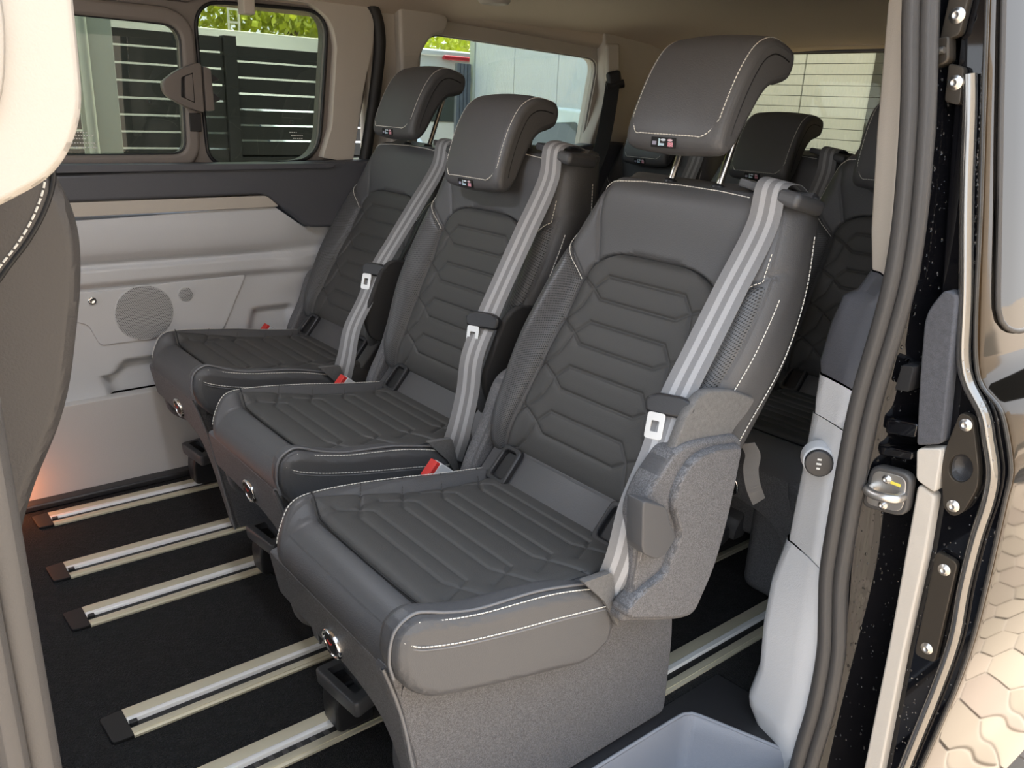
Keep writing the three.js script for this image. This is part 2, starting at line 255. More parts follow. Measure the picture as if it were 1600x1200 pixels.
// ================================================================ left side: inner face of the far sliding door, windows, pillars
const ZL = -2.20;
{ // lower panels
  const relief = (x, y) => {                 // moulded panel: bulged upper part, groove, soft ridge, recesses below
    const f = 1 - ss(0.96, 1.10, x), up = lut([[0.24, 0], [0.585, 0], [0.598, 0.012], [0.62, 0.026], [0.66, 0.034], [0.70, 0.036]])(y), ridge = 0.016 * ss(0.522, 0.548, y) * (1 - ss(0.574, 0.582, y)) * (0.35 + 0.65 * f);
    const lip = lut([[0.3, 0.47], [0.26, 0.478], [0.30, 0.492], [0.33, 0.52]].map(([p, q]) => [p, q]).sort((m, n) => m[0] - n[0]))(y);
    const low = -0.026 * ss(lip, lip + 0.022, x) * (1 - ss(0.318, 0.340, y)), cup = -0.02 * ss(0.872 + (0.43 - y) * -0.22, 0.892 + (0.43 - y) * -0.22, x) * (1 - ss(0.985, 1.005, x)) * (1 - ss(0.415, 0.438, y)) * ss(0.34, 0.36, y);
    return up * (0.45 + 0.55 * f) + ridge + low + cup + 0.012 * ss(0.90, 1.02, x) * ss(0.45, 0.52, y) * (1 - ss(0.58, 0.6, y));
  };
  const w = struct('wall_left', merge([grid(190, 110, (i, j) => { const x = lerp(-0.6, 1.3, i / 190), y = lerp(0.236 + 0.010 * (x + 0.6), x < 0.94 ? 0.70 + 0.014 * ss(0.4, 0.9, x) : lerp(0.714, 0.655, clamp((x - 0.94) / 0.085)), j / 110); return [x, y, ZL + relief(x, y)]; }), box(-0.6, 1.3, 0.25, 0.70, ZL - 0.06, ZL - 0.04, 0.004)]), mat.grey, 'light grey trim panel of the far side wall');
  const gp = rounded([[0.40, 0.520], [0.862, 0.530], [0.790, 0.385], [0.475, 0.382], [0.452, 0.44], [0.40, 0.46]], 0.012);
  mesh('speaker_panel', prism(gp, ZL - 0.004, ZL + 0.004, 0.003), mat.grey, w);
  const disc = (name, x, y, r) => {
    const m = mesh(name, boxUV(at(lathe([[0, 0.003], [r * 0.96, 0.003], [r, 0.0]], 40), x, y, ZL + 0.004, Math.PI / 2, 0, 0)), mat.grille, w); return m;
  };
  disc('speaker_grille', 0.587, 0.455, 0.073); disc('tweeter_grille', 0.694, 0.493, 0.019);
  // perforations, too small to pick apart
  const holes = [], hb = new THREE.CylinderGeometry(0.0013, 0.0013, 0.001, 5); hb.rotateX(Math.PI / 2); hb.deleteAttribute('uv');
  for (const [cx, cy, r] of [[0.587, 0.455, 0.070], [0.694, 0.493, 0.0175]]) for (let i = -22; i <= 22; i++) for (let j = -26; j <= 26; j++) { const x = i * 0.0042 + (j % 2 ? 0.0021 : 0), y = j * 0.0037; if (x * x + y * y < r * r) holes.push(hb.clone().translate(cx + x, cy + y, ZL + 0.0072)); }
  mesh('grille_holes', merge(holes), mat.pit, w, { ...stuff });
  const sc = mesh('screw_cap', boxUV(at(lathe([[0, 0.002], [0.005, 0.003], [0.009, 0.004], [0.010, 0]], 20), 0.468, 0.499, ZL + 0.004, Math.PI / 2, 0, 0)), mat.chrome, w);
  struct('trim_belt', prism(rounded([[-0.6, 0.74], [0.462, 0.744], [0.908, 0.750, 0.02], [1.028, 0.656, 0.025], [1.25, 0.652], [1.25, 0.84], [0.46, 0.81], [-0.6, 0.80]], 0.016), ZL - 0.03, ZL + 0.052, 0.014, [], 4), mat.slate, 'dark grey belt-line trim below the far windows');
  struct('trim_ledge', prism(rounded([[-0.6, 0.803], [1.10, 0.818], [1.11, 0.83], [0.46, 0.830], [-0.6, 0.823]], 0.009), ZL + 0.0, ZL + 0.064, 0.008, [], 3), mat.slate, 'narrow dark ledge under the far windows');
  struct('trim_strip', prism(rounded([[-0.6, 0.698], [0.95, 0.716, 0.012], [0.914, 0.746, 0.008], [-0.6, 0.738]], 0.006), ZL - 0.01, ZL + 0.046, 0.005, [], 3), mat.cream, 'pale decorative strip along the far wall');
  struct('baseboard_left', prism([[-0.6, 0.0], [1.3, 0.0], [1.3, 0.27], [0.634, 0.25], [-0.6, 0.235]], -2.21, -2.17, 0.003), mat.greyWarm, 'pale kick panel at the foot of the far wall');
  struct('trim_floor_edge', box(-0.6, 2.6, 0.0, 0.018, -2.175, -2.135, 0.006, 2), mat.darkPlastic, 'black edge strip where carpet meets the kick panel');
  struct('wall_left_outer', prism([[-1.4, -0.3], [2.85, -0.3], [2.85, 0.80], [-1.4, 0.76]], -2.34, -2.28, 0.01), mat.paintBlack, 'painted outer skin of the far side');
}
const win1 = [[-0.25, 0.835], [0.425, 0.843], [0.693, 0.851], [0.728, 0.89], [0.733, 1.093], [0.706, 1.151], [0.475, 1.155], [-0.25, 1.15]];
const win1r = rounded([[-0.25, 0.838, 0.03], [0.728, 0.850, 0.035], [0.736, 1.152, 0.045], [-0.25, 1.155, 0.03]], 0.03, 7);
const win1out = rounded([[-0.29, 0.803, 0.05], [0.760, 0.815, 0.065], [0.772, 1.190, 0.085], [-0.29, 1.192, 0.05]], 0.05, 7);
const win2r = rounded([[0.785, 0.822, 0.05], [1.095, 0.832, 0.08], [1.136, 1.222, 0.075], [0.775, 1.211, 0.07]], 0.05, 8);
{ // window wall with two openings
  const outline = [[-0.40, 0.79], [1.20, 0.822], [1.255, 1.06], [1.255, 1.30], [-0.40, 1.30]];
  struct('wall_left_upper', prism(outline, ZL - 0.06, ZL - 0.012, 0.002, [win1out, win2r]), mat.brownTrim, 'brown-grey frame wall around the far windows');
  const f = struct('window_1', prism(win1out, ZL - 0.045, ZL + 0.006, 0.010, [win1r], 4), mat.brownTrim, 'sliding window with broad brown frame in the far side wall');
  mesh('rubber', tube(win1r.map(([x, y]) => [x, y, ZL - 0.004]), 0.004, 160, 6, true), mat.black, f);
  mesh('pane', prism(win1r, ZL - 0.028, ZL - 0.0255, 0), mat.glass, f);
  // white maker's print in the lower corner of the pane
  const pr = []; for (const [x, y, l] of [[0.455, 0.896, 0.05], [0.45, 0.889, 0.07], [0.445, 0.882, 0.055], [0.44, 0.872, 0.08], [0.45, 0.862, 0.075]]) for (let k = 0; k < l / 0.006; k++) pr.push(box(x + k * 0.006, x + k * 0.006 + 0.0035, y, y + 0.0025, ZL - 0.0254, ZL - 0.0251, 0));
  mesh('glass_print', merge(pr), mat.print, f, { ...stuff });
  // latch: a rounded lever body that bridges frame and post
  const lp = rounded([[0.672, 1.018, 0.018], [0.71, 1.048, 0.02], [0.76, 1.068, 0.01], [0.772, 1.066], [0.772, 0.955], [0.765, 0.952], [0.72, 0.965, 0.02], [0.678, 0.99, 0.02]], 0.006);
  mesh('latch_backing', prism(rounded([[0.70, 0.975], [0.705, 1.04], [0.758, 1.055], [0.758, 0.962]], 0.01), ZL + 0.003, ZL + 0.010, 0.002), mat.black, f);  // black backing plate behind the latch opening, there for contrast
  const L = mesh('window_latch', prism(lp, ZL + 0.004, ZL + 0.026, 0.006, [rounded([[0.712, 0.985], [0.716, 1.035], [0.752, 1.050], [0.752, 0.968]], 0.006)], 3), mat.latch, f);
  mesh('grip', prism(rounded([[0.726, 0.985], [0.729, 1.035], [0.747, 1.042], [0.747, 0.976]], 0.004), ZL + 0.008, ZL + 0.028, 0.004, [], 2), mat.latch, L);
  mesh('hinge_block', prism(rounded([[0.776, 0.955], [0.776, 1.062], [0.795, 1.056], [0.798, 0.958]], 0.005), ZL - 0.002, ZL + 0.024, 0.005, [], 2), mat.latch, L);
  mesh('claw', prism(rounded([[0.798, 1.025], [0.80, 1.045], [0.818, 1.032]], 0.003), ZL, ZL + 0.016, 0.003), mat.darkPlastic, L);
  mesh('claw', prism(rounded([[0.798, 0.975], [0.80, 1.000], [0.820, 0.985]], 0.003), ZL, ZL + 0.016, 0.003), mat.darkPlastic, L);
  mesh('finger_slot', box(0.738, 0.768, 0.905, 0.950, ZL + 0.002, ZL + 0.0075, 0.002), mat.black, f);
  const w2 = struct('window_2', prism(win2r.map(([x, y]) => [x, y]), ZL - 0.032, ZL - 0.0295, 0), mat.glass, 'fixed rounded window beside the sliding one');
  mesh('rubber', tube(win2r.map(([x, y]) => [x, y, ZL - 0.010]), 0.005, 160, 6, true), mat.black, w2);
  const pr2 = []; for (const [x, y, l] of [[1.02, 0.905, 0.02], [1.025, 0.897, 0.035], [1.03, 0.889, 0.03]]) for (let k = 0; k < l / 0.006; k++) pr2.push(box(x + k * 0.006, x + k * 0.006 + 0.0035, y, y + 0.0025, ZL - 0.0294, ZL - 0.0291, 0));
  mesh('glass_print', merge(pr2), mat.print, w2, { ...stuff });
  const pb = struct('trim_1', prism(rounded([[1.105, 1.26], [1.20, 1.28], [1.262, 1.22, 0.03], [1.258, 1.15], [1.226, 1.03], [1.188, 0.828, 0.008], [1.095, 0.842, 0.005], [1.125, 0.925], [1.146, 1.14, 0.02], [1.13, 1.20, 0.05], [1.07, 1.235, 0.02], [0.84, 1.228, 0.01], [0.80, 1.26]], 0.01), ZL - 0.03, ZL + 0.018, 0.012, [], 4), mat.cream, 'cream pillar trim between the fixed window and the black seal');
  mesh('top_band', prism([[-0.4, 1.205], [0.76, 1.205], [0.80, 1.23], [1.2, 1.25], [1.2, 1.32], [-0.4, 1.32]], ZL - 0.03, ZL + 0.004, 0.006), mat.brownTrim, pb);
  mesh('blind_hook', box(0.885, 0.915, 1.19, 1.235, ZL - 0.01, ZL + 0.03, 0.004, 2), mat.cream, pb);
}
// black rubber seal of the far door opening
struct('trim_seal', tube([[1.20, 1.30, ZL + 0.01], [1.265, 1.235, ZL + 0.012], [1.282, 1.17, ZL + 0.012], [1.27, 1.05, ZL + 0.012], [1.235, 0.86, ZL + 0.012], [1.20, 0.70, ZL + 0.01], [1.18, 0.3, ZL]], 0.017, 80, 10), mat.seal, 'black rubber seal of the far door opening');
const qwin = rounded([[1.415, 0.80, 0.03], [2.10, 0.80, 0.05], [2.16, 1.17, 0.05], [1.43, 1.195, 0.075]], 0.05, 8);
struct('wall_left_rear', prism([[1.25, 0.0], [2.85, 0.0], [2.85, 1.32], [1.25, 1.32]], ZL - 0.05, ZL - 0.002, 0.002, [qwin]), mat.cream, 'cream rear side wall with the quarter window');
struct('trim_2', prism(rounded([[1.29, 0.80], [1.345, 1.06], [1.335, 1.27], [1.505, 1.245, 0.03], [1.50, 1.20, 0.03], [1.45, 1.19, 0.03], [1.405, 1.13, 0.04], [1.39, 0.80]], 0.02), ZL - 0.01, ZL + 0.03, 0.014, [], 4), mat.cream, 'cream pillar cover in front of the quarter window');
mesh('embossed_badge', box(1.352, 1.40, 1.125, 1.137, ZL + 0.028, ZL + 0.0315, 0.001), mat.cream, scene.children[scene.children.length - 1]);
{
  const w3 = struct('window_3', prism(qwin, ZL - 0.028, ZL - 0.0255, 0), mat.clearGlass, 'quarter window behind the far seats');
  mesh('rubber', tube(qwin.map(([x, y]) => [x, y, ZL - 0.010]), 0.004, 120, 6, true), mat.brownTrim, w3);
  struct('trim_3', prism(rounded([[1.25, 0.0], [2.85, 0.0], [2.85, 0.87], [2.2, 0.90], [1.30, 0.80]], 0.02), ZL - 0.02, ZL + 0.05, 0.02, [], 4), mat.slate, 'dark lower trim of the rear side wall');
  struct('trim_4', prism(rounded([[2.12, 1.30], [2.15, 1.19], [2.165, 1.05], [2.10, 0.88], [2.5, 0.88], [2.5, 1.30]], 0.02), ZL - 0.02, ZL + 0.04, 0.018, [], 4), mat.cream, 'cream rear pillar trim with the belt slot');
}
// ================================================================ roof, tailgate, near side
{
  const nx = 40, nz = 36; // headliner: crowned across, dropping towards the tailgate and the sides
  const hy = (x, z) => { const c = Math.abs(z + 1.42) / 0.80, edge = c ** 4 * 0.085, rear = 0.075 * ss(2.2, 2.72, x), rib = 0.010 * Math.exp(-(((x - 2.28) / 0.03) ** 2)); return 1.312 - edge - rear - rib; };
  const z0 = -2.26, z1 = -0.60;
  struct('ceiling', merge([grid(nx, nz, (i, j) => { const x = lerp(-1.4, 2.78, i / nx), z = lerp(z0, z1, j / nz); return [x, hy(x, z), z]; }), box(-1.4, 2.85, 1.37, 1.42, -2.36, -0.52, 0.01)]), mat.headliner, 'beige-grey cloth headliner');
  struct('trim_roof_side', tube([[-1.4, 1.285, -2.21], [0.4, 1.285, -2.21], [1.3, 1.28, -2.21], [2.1, 1.25, -2.21], [2.75, 1.20, -2.21]], 0.045, 60, 10), mat.headliner, 'rounded edge of the headliner above the far windows');
  struct('trim_header', prismX(rounded([[-2.22, 1.236], [-0.6, 1.236], [-0.6, 1.34], [-2.22, 1.34]], 0.01), 2.66, 2.80, 0.012, [], 3), mat.headliner, 'headliner edge above the tailgate window');
  struct('wall_right_roof', box(-1.4, 2.85, 1.24, 1.40, -0.62, -0.52, 0.03, 3), mat.paintBlack, 'roof rail above the open door');
  struct('trim_roof_right', box(-1.4, 2.85, 1.20, 1.38, -0.68, -0.60, 0.03, 3), mat.headliner, 'headliner edge above the open door');
  // tailgate with its heated window
  const tg = rounded([[-2.08, 0.86], [-0.76, 0.86], [-0.80, 1.232], [-2.04, 1.232]], 0.06, 6);
  const tw = struct('wall_rear', prismX([[-2.3, -0.3], [-0.5, -0.3], [-0.5, 1.38], [-2.3, 1.38]], 2.78, 2.84, 0.004, [tg]), mat.slate, 'inner tailgate panel');
  const w4 = struct('window_4', prismX(tg, 2.805, 2.8075, 0), mat.tailGlass, 'heated tailgate window');
  for (let k = 0; k < 9; k++) { const y = 0.905 + k * 0.036; mesh('heater_line', box(2.8035, 2.8048, y - 0.0009, y + 0.0009, -2.02, -0.82, 0), mat.heater, w4); }
  struct('wall_right_rear', box(1.19, 2.85, -0.25, 0.90, -0.60, -0.53, 0.01), mat.slate, 'inner side wall behind the open door');
  struct('wall_right_rear_upper', box(1.19, 2.85, 1.16, 1.34, -0.60, -0.53, 0.01), mat.cream, 'upper side wall behind the open door');
  struct('wall_right_rear_corner', box(2.35, 2.85, 0.88, 1.18, -0.60, -0.53, 0.01), mat.cream, 'rear corner pillar on the door side');
  struct('window_5', box(1.18, 2.36, 0.88, 1.18, -0.57, -0.567, 0), mat.glass, 'side window behind the door pillar');
  // cab: bulk of the dashboard and the front side walls keep the cabin closed below the windows
  struct('wall_front', box(-1.42, -1.32, -0.2, 0.66, -2.3, -0.5, 0.02), mat.slate, 'dashboard bulk at the front of the cab');
  struct('wall_right_front', box(-1.4, 0.02, -0.3, 0.70, -0.56, -0.50, 0.02), mat.slate, 'inner side of the front passenger door');
}
{ // door pillar on the open side: trim pieces stacked from roof to floor, each lofted through its sections
  // section rows: [y, inner edge z, x of the inner edge, seal edge z, x]
  const col = (name, rows, material, label) => {
    const n = rows.length, sec = rows.map(([y, zi, xi, zo, xo]) => { // rounded nose towards the cabin
      const p = [[1.26, zi - 0.005], [xi + 0.05, zi - 0.002], [xi + 0.018, zi + 0.001], [xi + 0.004, zi + 0.010], [xi, zi + 0.022], [lerp(xi, xo, 0.5), lerp(zi + 0.02, zo, 0.55)], [xo, zo], [xo + 0.03, zo + 0.01], [1.26, zo + 0.01]];
      return p.map(([x, z]) => [x, y, z]);
    });
    const m = 9, g = grid(m, n - 1, (i, j) => sec[j][i], true, true), capf = (r, f) => { const q = sec[r]; const gg = new THREE.BufferGeometry(), pos = [], idx = []; for (const s of q) pos.push(...s); for (let i = 1; i < m - 1; i++) f ? idx.push(0, i, i + 1) : idx.push(0, i + 1, i); gg.setAttribute('position', new THREE.Float32BufferAttribute(pos, 3)); gg.setIndex(idx); gg.computeVertexNormals(); return boxUV(gg); };
    return struct(name, merge([g, capf(0, true), capf(n - 1, false), capf(0, false), capf(n - 1, true)]), material, label);
  };
  col('trim_5', [[1.32, -0.615, 1.115, -0.580, 1.085], [1.15, -0.618, 1.11, -0.562, 1.08], [0.99, -0.602, 1.11, -0.536, 1.078], [0.86, -0.588, 1.115, -0.522, 1.078], [0.806, -0.579, 1.12, -0.524, 1.078]], mat.cream, 'cream upper pillar trim beside the open door');
  col('trim_6', [[0.804, -0.579, 1.118, -0.522, 1.076], [0.775, -0.592, 1.116, -0.524, 1.076], [0.762, -0.612, 1.115, -0.526, 1.076], [0.72, -0.622, 1.112, -0.530, 1.075], [0.66, -0.627, 1.108, -0.536, 1.074], [0.645, -0.622, 1.106, -0.538, 1.074]], mat.slate, 'dark slate hand rest on the door pillar');
  col('trim_7', [[0.642, -0.622, 1.104, -0.537, 1.074], [0.60, -0.620, 1.102, -0.539, 1.074], [0.583, -0.617, 1.10, -0.541, 1.074]], mat.grey, 'small light grey block below the slate hand rest');
  const p8 = col('trim_8', [[0.581, -0.622, 1.104, -0.541, 1.074], [0.50, -0.624, 1.106, -0.540, 1.072], [0.42, -0.627, 1.108, -0.538, 1.07], [0.36, -0.628, 1.108, -0.534, 1.07]], mat.grey, 'light grey pillar panel with the round button');
  col('trim_9', [[0.358, -0.632, 1.108, -0.533, 1.07], [0.28, -0.642, 1.10, -0.522, 1.07], [0.20, -0.638, 1.09, -0.515, 1.07], [0.12, -0.632, 1.09, -0.515, 1.07], [0.05, -0.646, 1.095, -0.52, 1.068], [0.03, -0.645, 1.10, -0.522, 1.068], [-0.03, -0.60, 1.10, -0.525, 1.07]], mat.grey, 'light grey foot of the door pillar above the step');
  // push button on a raised boss
  const bd = (g) => at(g, 1.085, 0.522, -0.578, 0, 0.52, Math.PI / 2 - 0.05);
  const bb = mesh('button_boss', bd(lathe([[0, 0.012], [0.0215, 0.012], [0.0235, 0.009], [0.027, -0.012]], 30)), mat.grey, p8);
  mesh('button', bd(at(lathe([[0, 0.004], [0.018, 0.004], [0.0205, 0.002], [0.0205, -0.004]], 30), 0, 0.016, 0)), mat.darkPlastic, bb);
  const ic = []; for (const [y, w2] of [[0.007, 0.006], [0.0, 0.007], [-0.007, 0.005]]) ic.push(at(rbox(0.003, 0.0006, w2, 0.0003), y, 0.0204, 0));
  mesh('button_icon', bd(merge(ic)), mat.print, bb);
  // two-rib rubber seal that follows the opening
  const L = [[1.36, -0.590], [1.146, -0.562], [0.997, -0.536], [0.824, -0.520], [0.644, -0.534], [0.582, -0.536], [0.45, -0.535], [0.36, -0.532], [0.30, -0.523], [0.239, -0.514], [0.135, -0.513], [0.042, -0.520], [-0.06, -0.525], [-0.2, -0.51]];
  const s = struct('trim_door_seal', tube(L.map(([y, z]) => [1.064, y, z + 0.010]), 0.012, 120, 12), mat.rubberSeal, 'double ribbed rubber seal of the open door frame');
  mesh('outer_rib', tube(L.map(([y, z]) => [1.068, y, z + 0.029]), 0.0105, 120, 12), mat.rubberSeal, s);
  mesh('web', grid(2, L.length - 1, (i, j) => [1.076, L[j][0], L[j][1] + lerp(0.0, 0.038, i / 2)]), mat.rubberSeal, s);
}
// ================================================================ seats
// Backrest frame: origin at the hip, y along the leaning back, x towards the rear, z to the seat's right.
const backProf = lut([[0, 0.012], [0.05, -0.006], [0.1, -0.015], [0.175, -0.008], [0.25, 0], [0.33, 0.014], [0.4, 0.021], [0.46, 0.020], [0.53, 0.012], [0.6, 0.010]]);
const backWL = lut([[0, 0.205], [0.06, 0.218], [0.2, 0.232], [0.33, 0.236], [0.42, 0.228], [0.5, 0.205], [0.56, 0.18], [0.6, 0.16]]);
const backWR = lut([[0, 0.190], [0.06, 0.200], [0.12, 0.208], [0.2, 0.222], [0.33, 0.236], [0.42, 0.234], [0.5, 0.226], [0.56, 0.214], [0.6, 0.2]]);
const backW = (u, v) => (u < 0 ? backWL : backWR)(v);
const bolH = lut([[0, 0.012], [0.1, 0.026], [0.25, 0.03], [0.36, 0.024], [0.45, 0.010], [0.52, 0]]);
const backFront = (u, v) => { const W = backW(u, v), a = Math.abs(u) / W, a0 = 1 - 0.05 / W; return backProf(v) - bolH(v) * ss(0.6, 0.88, a) + 0.055 * (a > a0 ? 1 - Math.sqrt(Math.max(0, 1 - ((a - a0) / (1 - a0)) ** 2)) : 0); };
const backTopX = (v) => v > 0.535 ? 0.028 * (1 - Math.sqrt(Math.max(0, 1 - ((v - 0.535) / 0.045) ** 2))) : 0;
const insHW = (v) => lut([[0, 0.166], [0.1, 0.16], [0.25, 0.152], [0.36, 0.147], [0.45, 0.146]])(v) * (v > 0.36 ? Math.cbrt(Math.max(0, 1 - ((v - 0.36) / 0.086) ** 3)) : 1);
const insTop = 0.445, insBot = 0.05;
const inIns = (u, v) => Math.min(insHW(clamp(v, 0, insTop)) - Math.abs(u), insTop - v);     // positive inside the centre panel
const mirrorLines = (l) => [...l, ...l.map((p) => p.map(([u, v]) => [-u, v]))];
const backSeams = mirrorLines([[[0.165, 0.58], [0.152, 0.5], [0.13, 0.425]], [[0.225, 0.47], [0.205, 0.45], [0.145, 0.385]]]);
const backQuilt = [];
for (const vt of [0.400, 0.316, 0.232, 0.148]) {
  const vb = vt - 0.042; backQuilt.push([[-0.084, vt], [0.084, vt]], [[-0.084, vb], [0.084, vb]]);
  for (const s of [-1, 1]) backQuilt.push([[s * 0.084, vt], [s * 0.108, vt - 0.026], [s * 0.118, vt - 0.062], [s * 0.155, vt - 0.105]], [[s * 0.084, vb], [s * 0.108, vb + 0.016], [s * 0.165, vb + 0.042]]);
}
const T = 0.125;
const seatGeo = {};
{ // backrest shell: front with bolsters and seams, round edges, sides, back, sloping top
  const nf = 150, na = 12, cols = [];
  for (let i = 0; i <= nf; i++) cols.push(i / nf * 2 - 1);
  const rows = []; for (let j = 0; j <= 190; j++) rows.push({ v: 0.03 + 0.55 * j / 190 });
  rows.push({ v: 0.588, k: 0.35 }, { v: 0.596, k: 0.6 }, { v: 0.602, k: 0.85 }, { v: 0.603, k: 1 });
  const ring = (row) => {
    const v = row.v, vv = Math.min(v, 0.58), out = [], k = row.k ?? 0;
    for (const c of cols) {
      const W = c < 0 ? backWL(v) : backWR(v), cc = Math.abs(c) < 0.8 ? c * 0.985 : Math.sign(c) * (0.788 + 0.212 * Math.sin((Math.abs(c) - 0.8) / 0.2 * Math.PI / 2)), u = cc * W;
      let x = backFront(u, vv) + backTopX(vv);
      const e = inIns(u, v);
      if (e > -0.02) x += 0.012 * ss(-0.002, 0.006, e) + 0.004 * Math.exp(-((e / 0.005) ** 2));
      const d = lineDist(u, v, backSeams); x += 0.003 * Math.exp(-((d / 0.003) ** 2)) + 0.002 * Math.exp(-((d / 0.009) ** 2));
      x = lerp(x, T - 0.03, k * (1 - 0.25 * Math.abs(cc)));
      out.push([x, v, u]);
    }
    const wr = backWR(v), wl = backWL(v), b = T + backProf(vv) * 0.5;
    const side = (W, s) => [[lerp(0.075, T - 0.03, k) , v, s * (W - 0.0005)], [b - 0.025, v, s * (W - 0.003)], [b - 0.008, v, s * (W - 0.012)], [b, v, s * (W - 0.035)]];
    return [...out, ...side(wr, 1), [b + 0.004, v, 0], ...side(wl, -1).reverse()];
  };
  const R = rows.map(ring), n = R[0].length;
  seatGeo.back = grid(n, rows.length - 1, (i, j) => R[j][i], true, true);
}
{ // quilted centre panel of the back
  const nu = 170, nv = 220;
  seatGeo.backInsert = grid(nu, nv, (i, j) => {
    const v = lerp(insBot, insTop - 0.0008, j / nv), a = i / nu * 2 - 1, u = a * insHW(v), e = Math.min(insHW(v) * (1 - Math.abs(a)), insTop - v, (v - insBot) * 1.5);
    const d = lineDist(u, v, backQuilt);
    return [backFront(u, v) + 0.006 - 0.0125 * (1 - Math.exp(-e / 0.007)) + 0.0030 * Math.exp(-((d / 0.0022) ** 2)) + 0.0016 * Math.exp(-((d / 0.008) ** 2)), v, u];
  }, false, true);
  seatGeo.backQuilt = merge(backQuilt.map((l) => stitches(dense(l).map(([u, v]) => [backFront(u, v) - 0.0008, v, u]), 0.0055, 0.0036, 0.0006)));
}
function dense(l, step = 0.012) { const o = []; for (let i = 0; i + 1 < l.length; i++) { const n = Math.max(1, Math.round(Math.hypot(l[i + 1][0] - l[i][0], l[i + 1][1] - l[i][1]) / step)); for (let k = 0; k < n; k++) o.push([lerp(l[i][0], l[i + 1][0], k / n), lerp(l[i][1], l[i + 1][1], k / n)]); } o.push(l[l.length - 1]); return o; }
{ // perforated side panels
  seatGeo.bolster = [-1, 1].map((s) => grid(24, 70, (i, j) => {
    const c = i / 24, vt = lerp(0.383, 0.447, c), v = lerp(0.045, vt, j / 70), u = s * lerp(insHW(v) + 0.003, backW(s, v) * 0.94, c), e = Math.min(c, 1 - c) * 0.06, f = Math.min(e, (vt - v), (v - 0.045));
    return [backFront(u, v) + 0.003 - 0.0085 * (1 - Math.exp(-f / 0.005)), v, u];
  }, false, true)).map((g) => { const uv = g.attributes.uv; for (let j = 0; j <= 70; j++) for (let i = 0; i <= 24; i++) uv.setXY(j * 25 + i, i / 24 * 0.075, j / 70 * 0.37); return g; });
  const S = (l) => stitches(dense(l).map(([u, v]) => [backFront(u, Math.min(v, 0.58)) + backTopX(Math.min(v, 0.579)) - 0.0012, v, u]));
  const sideRow = (s, x0, v0, v1) => { const p = []; for (let k = 0; k <= 20; k++) { const v = lerp(v0, v1, k / 20); p.push([x0 + backProf(v), v, s * (backW(s, v) + 0.0008)]); } return stitches(p); };
  const edgeRow = (s, v0, v1) => { const p = []; for (let k = 0; k <= 20; k++) { const v = lerp(v0, v1, k / 20), u = s * backW(s, v) * 0.985; p.push([backFront(u, v) - 0.001, v, u * 1.004]); } return stitches(p); };
  seatGeo.backStitch = merge([
    S([[-0.146, 0.384], [-0.178, 0.415], [-0.206, 0.447], [-0.208, 0.47], [-0.198, 0.51], [-0.180, 0.548], [-0.15, 0.564], [-0.08, 0.571], [0, 0.573], [0.08, 0.571], [0.14, 0.566]]), S([[0.146, 0.384], [0.178, 0.415], [0.209, 0.447], [0.206, 0.49]]),
    sideRow(1, 0.082, 0.05, 0.54), sideRow(-1, 0.082, 0.05, 0.54), edgeRow(1, 0.05, 0.43), edgeRow(-1, 0.05, 0.43)]);
}
// ---- cushion, in the seat's own frame (origin on the floor under the hip)
const cushTop = lut([[-0.40, 0.392], [-0.375, 0.393], [-0.3, 0.388], [-0.2, 0.381], [-0.1, 0.374], [0.04, 0.366]]);
const cushHW = lut([[-0.44, 0.182], [-0.40, 0.198], [-0.3, 0.208], [-0.15, 0.208], [0, 0.203], [0.04, 0.195]]);
const cushIns = { x0: -0.375, x1: 0.0, hw: (x, u) => u > 0 ? lerp(0.172, 0.187, ss(-0.37, -0.28, x)) : lerp(0.172, 0.156, ss(-0.37, -0.1, x)) };
const cushQuilt = [];
for (const xf of [-0.322, -0.244, -0.166, -0.088]) {
  const xb = xf + 0.031; cushQuilt.push([[-0.112, xf], [0.112, xf]], [[-0.121, xb], [0.121, xb]]);
  for (const s of [-1, 1]) cushQuilt.push([[s * 0.112, xf], [s * 0.132, xf + 0.012], [s * 0.185, xf + 0.043]], [[s * 0.121, xb], [s * 0.132, xb - 0.016], [s * 0.15, xb - 0.052]]);
}
const cushZ = (x, u) => { // height of the top surface, bolsters a little proud
  const a = Math.abs(u) / cushHW(x); return cushTop(x) + (0.022 * ss(0.05, -0.38, x) + 0.006) * (u > 0 ? 0.8 * ss(0.84, 0.96, a) : ss(0.7, 0.86, a));
};
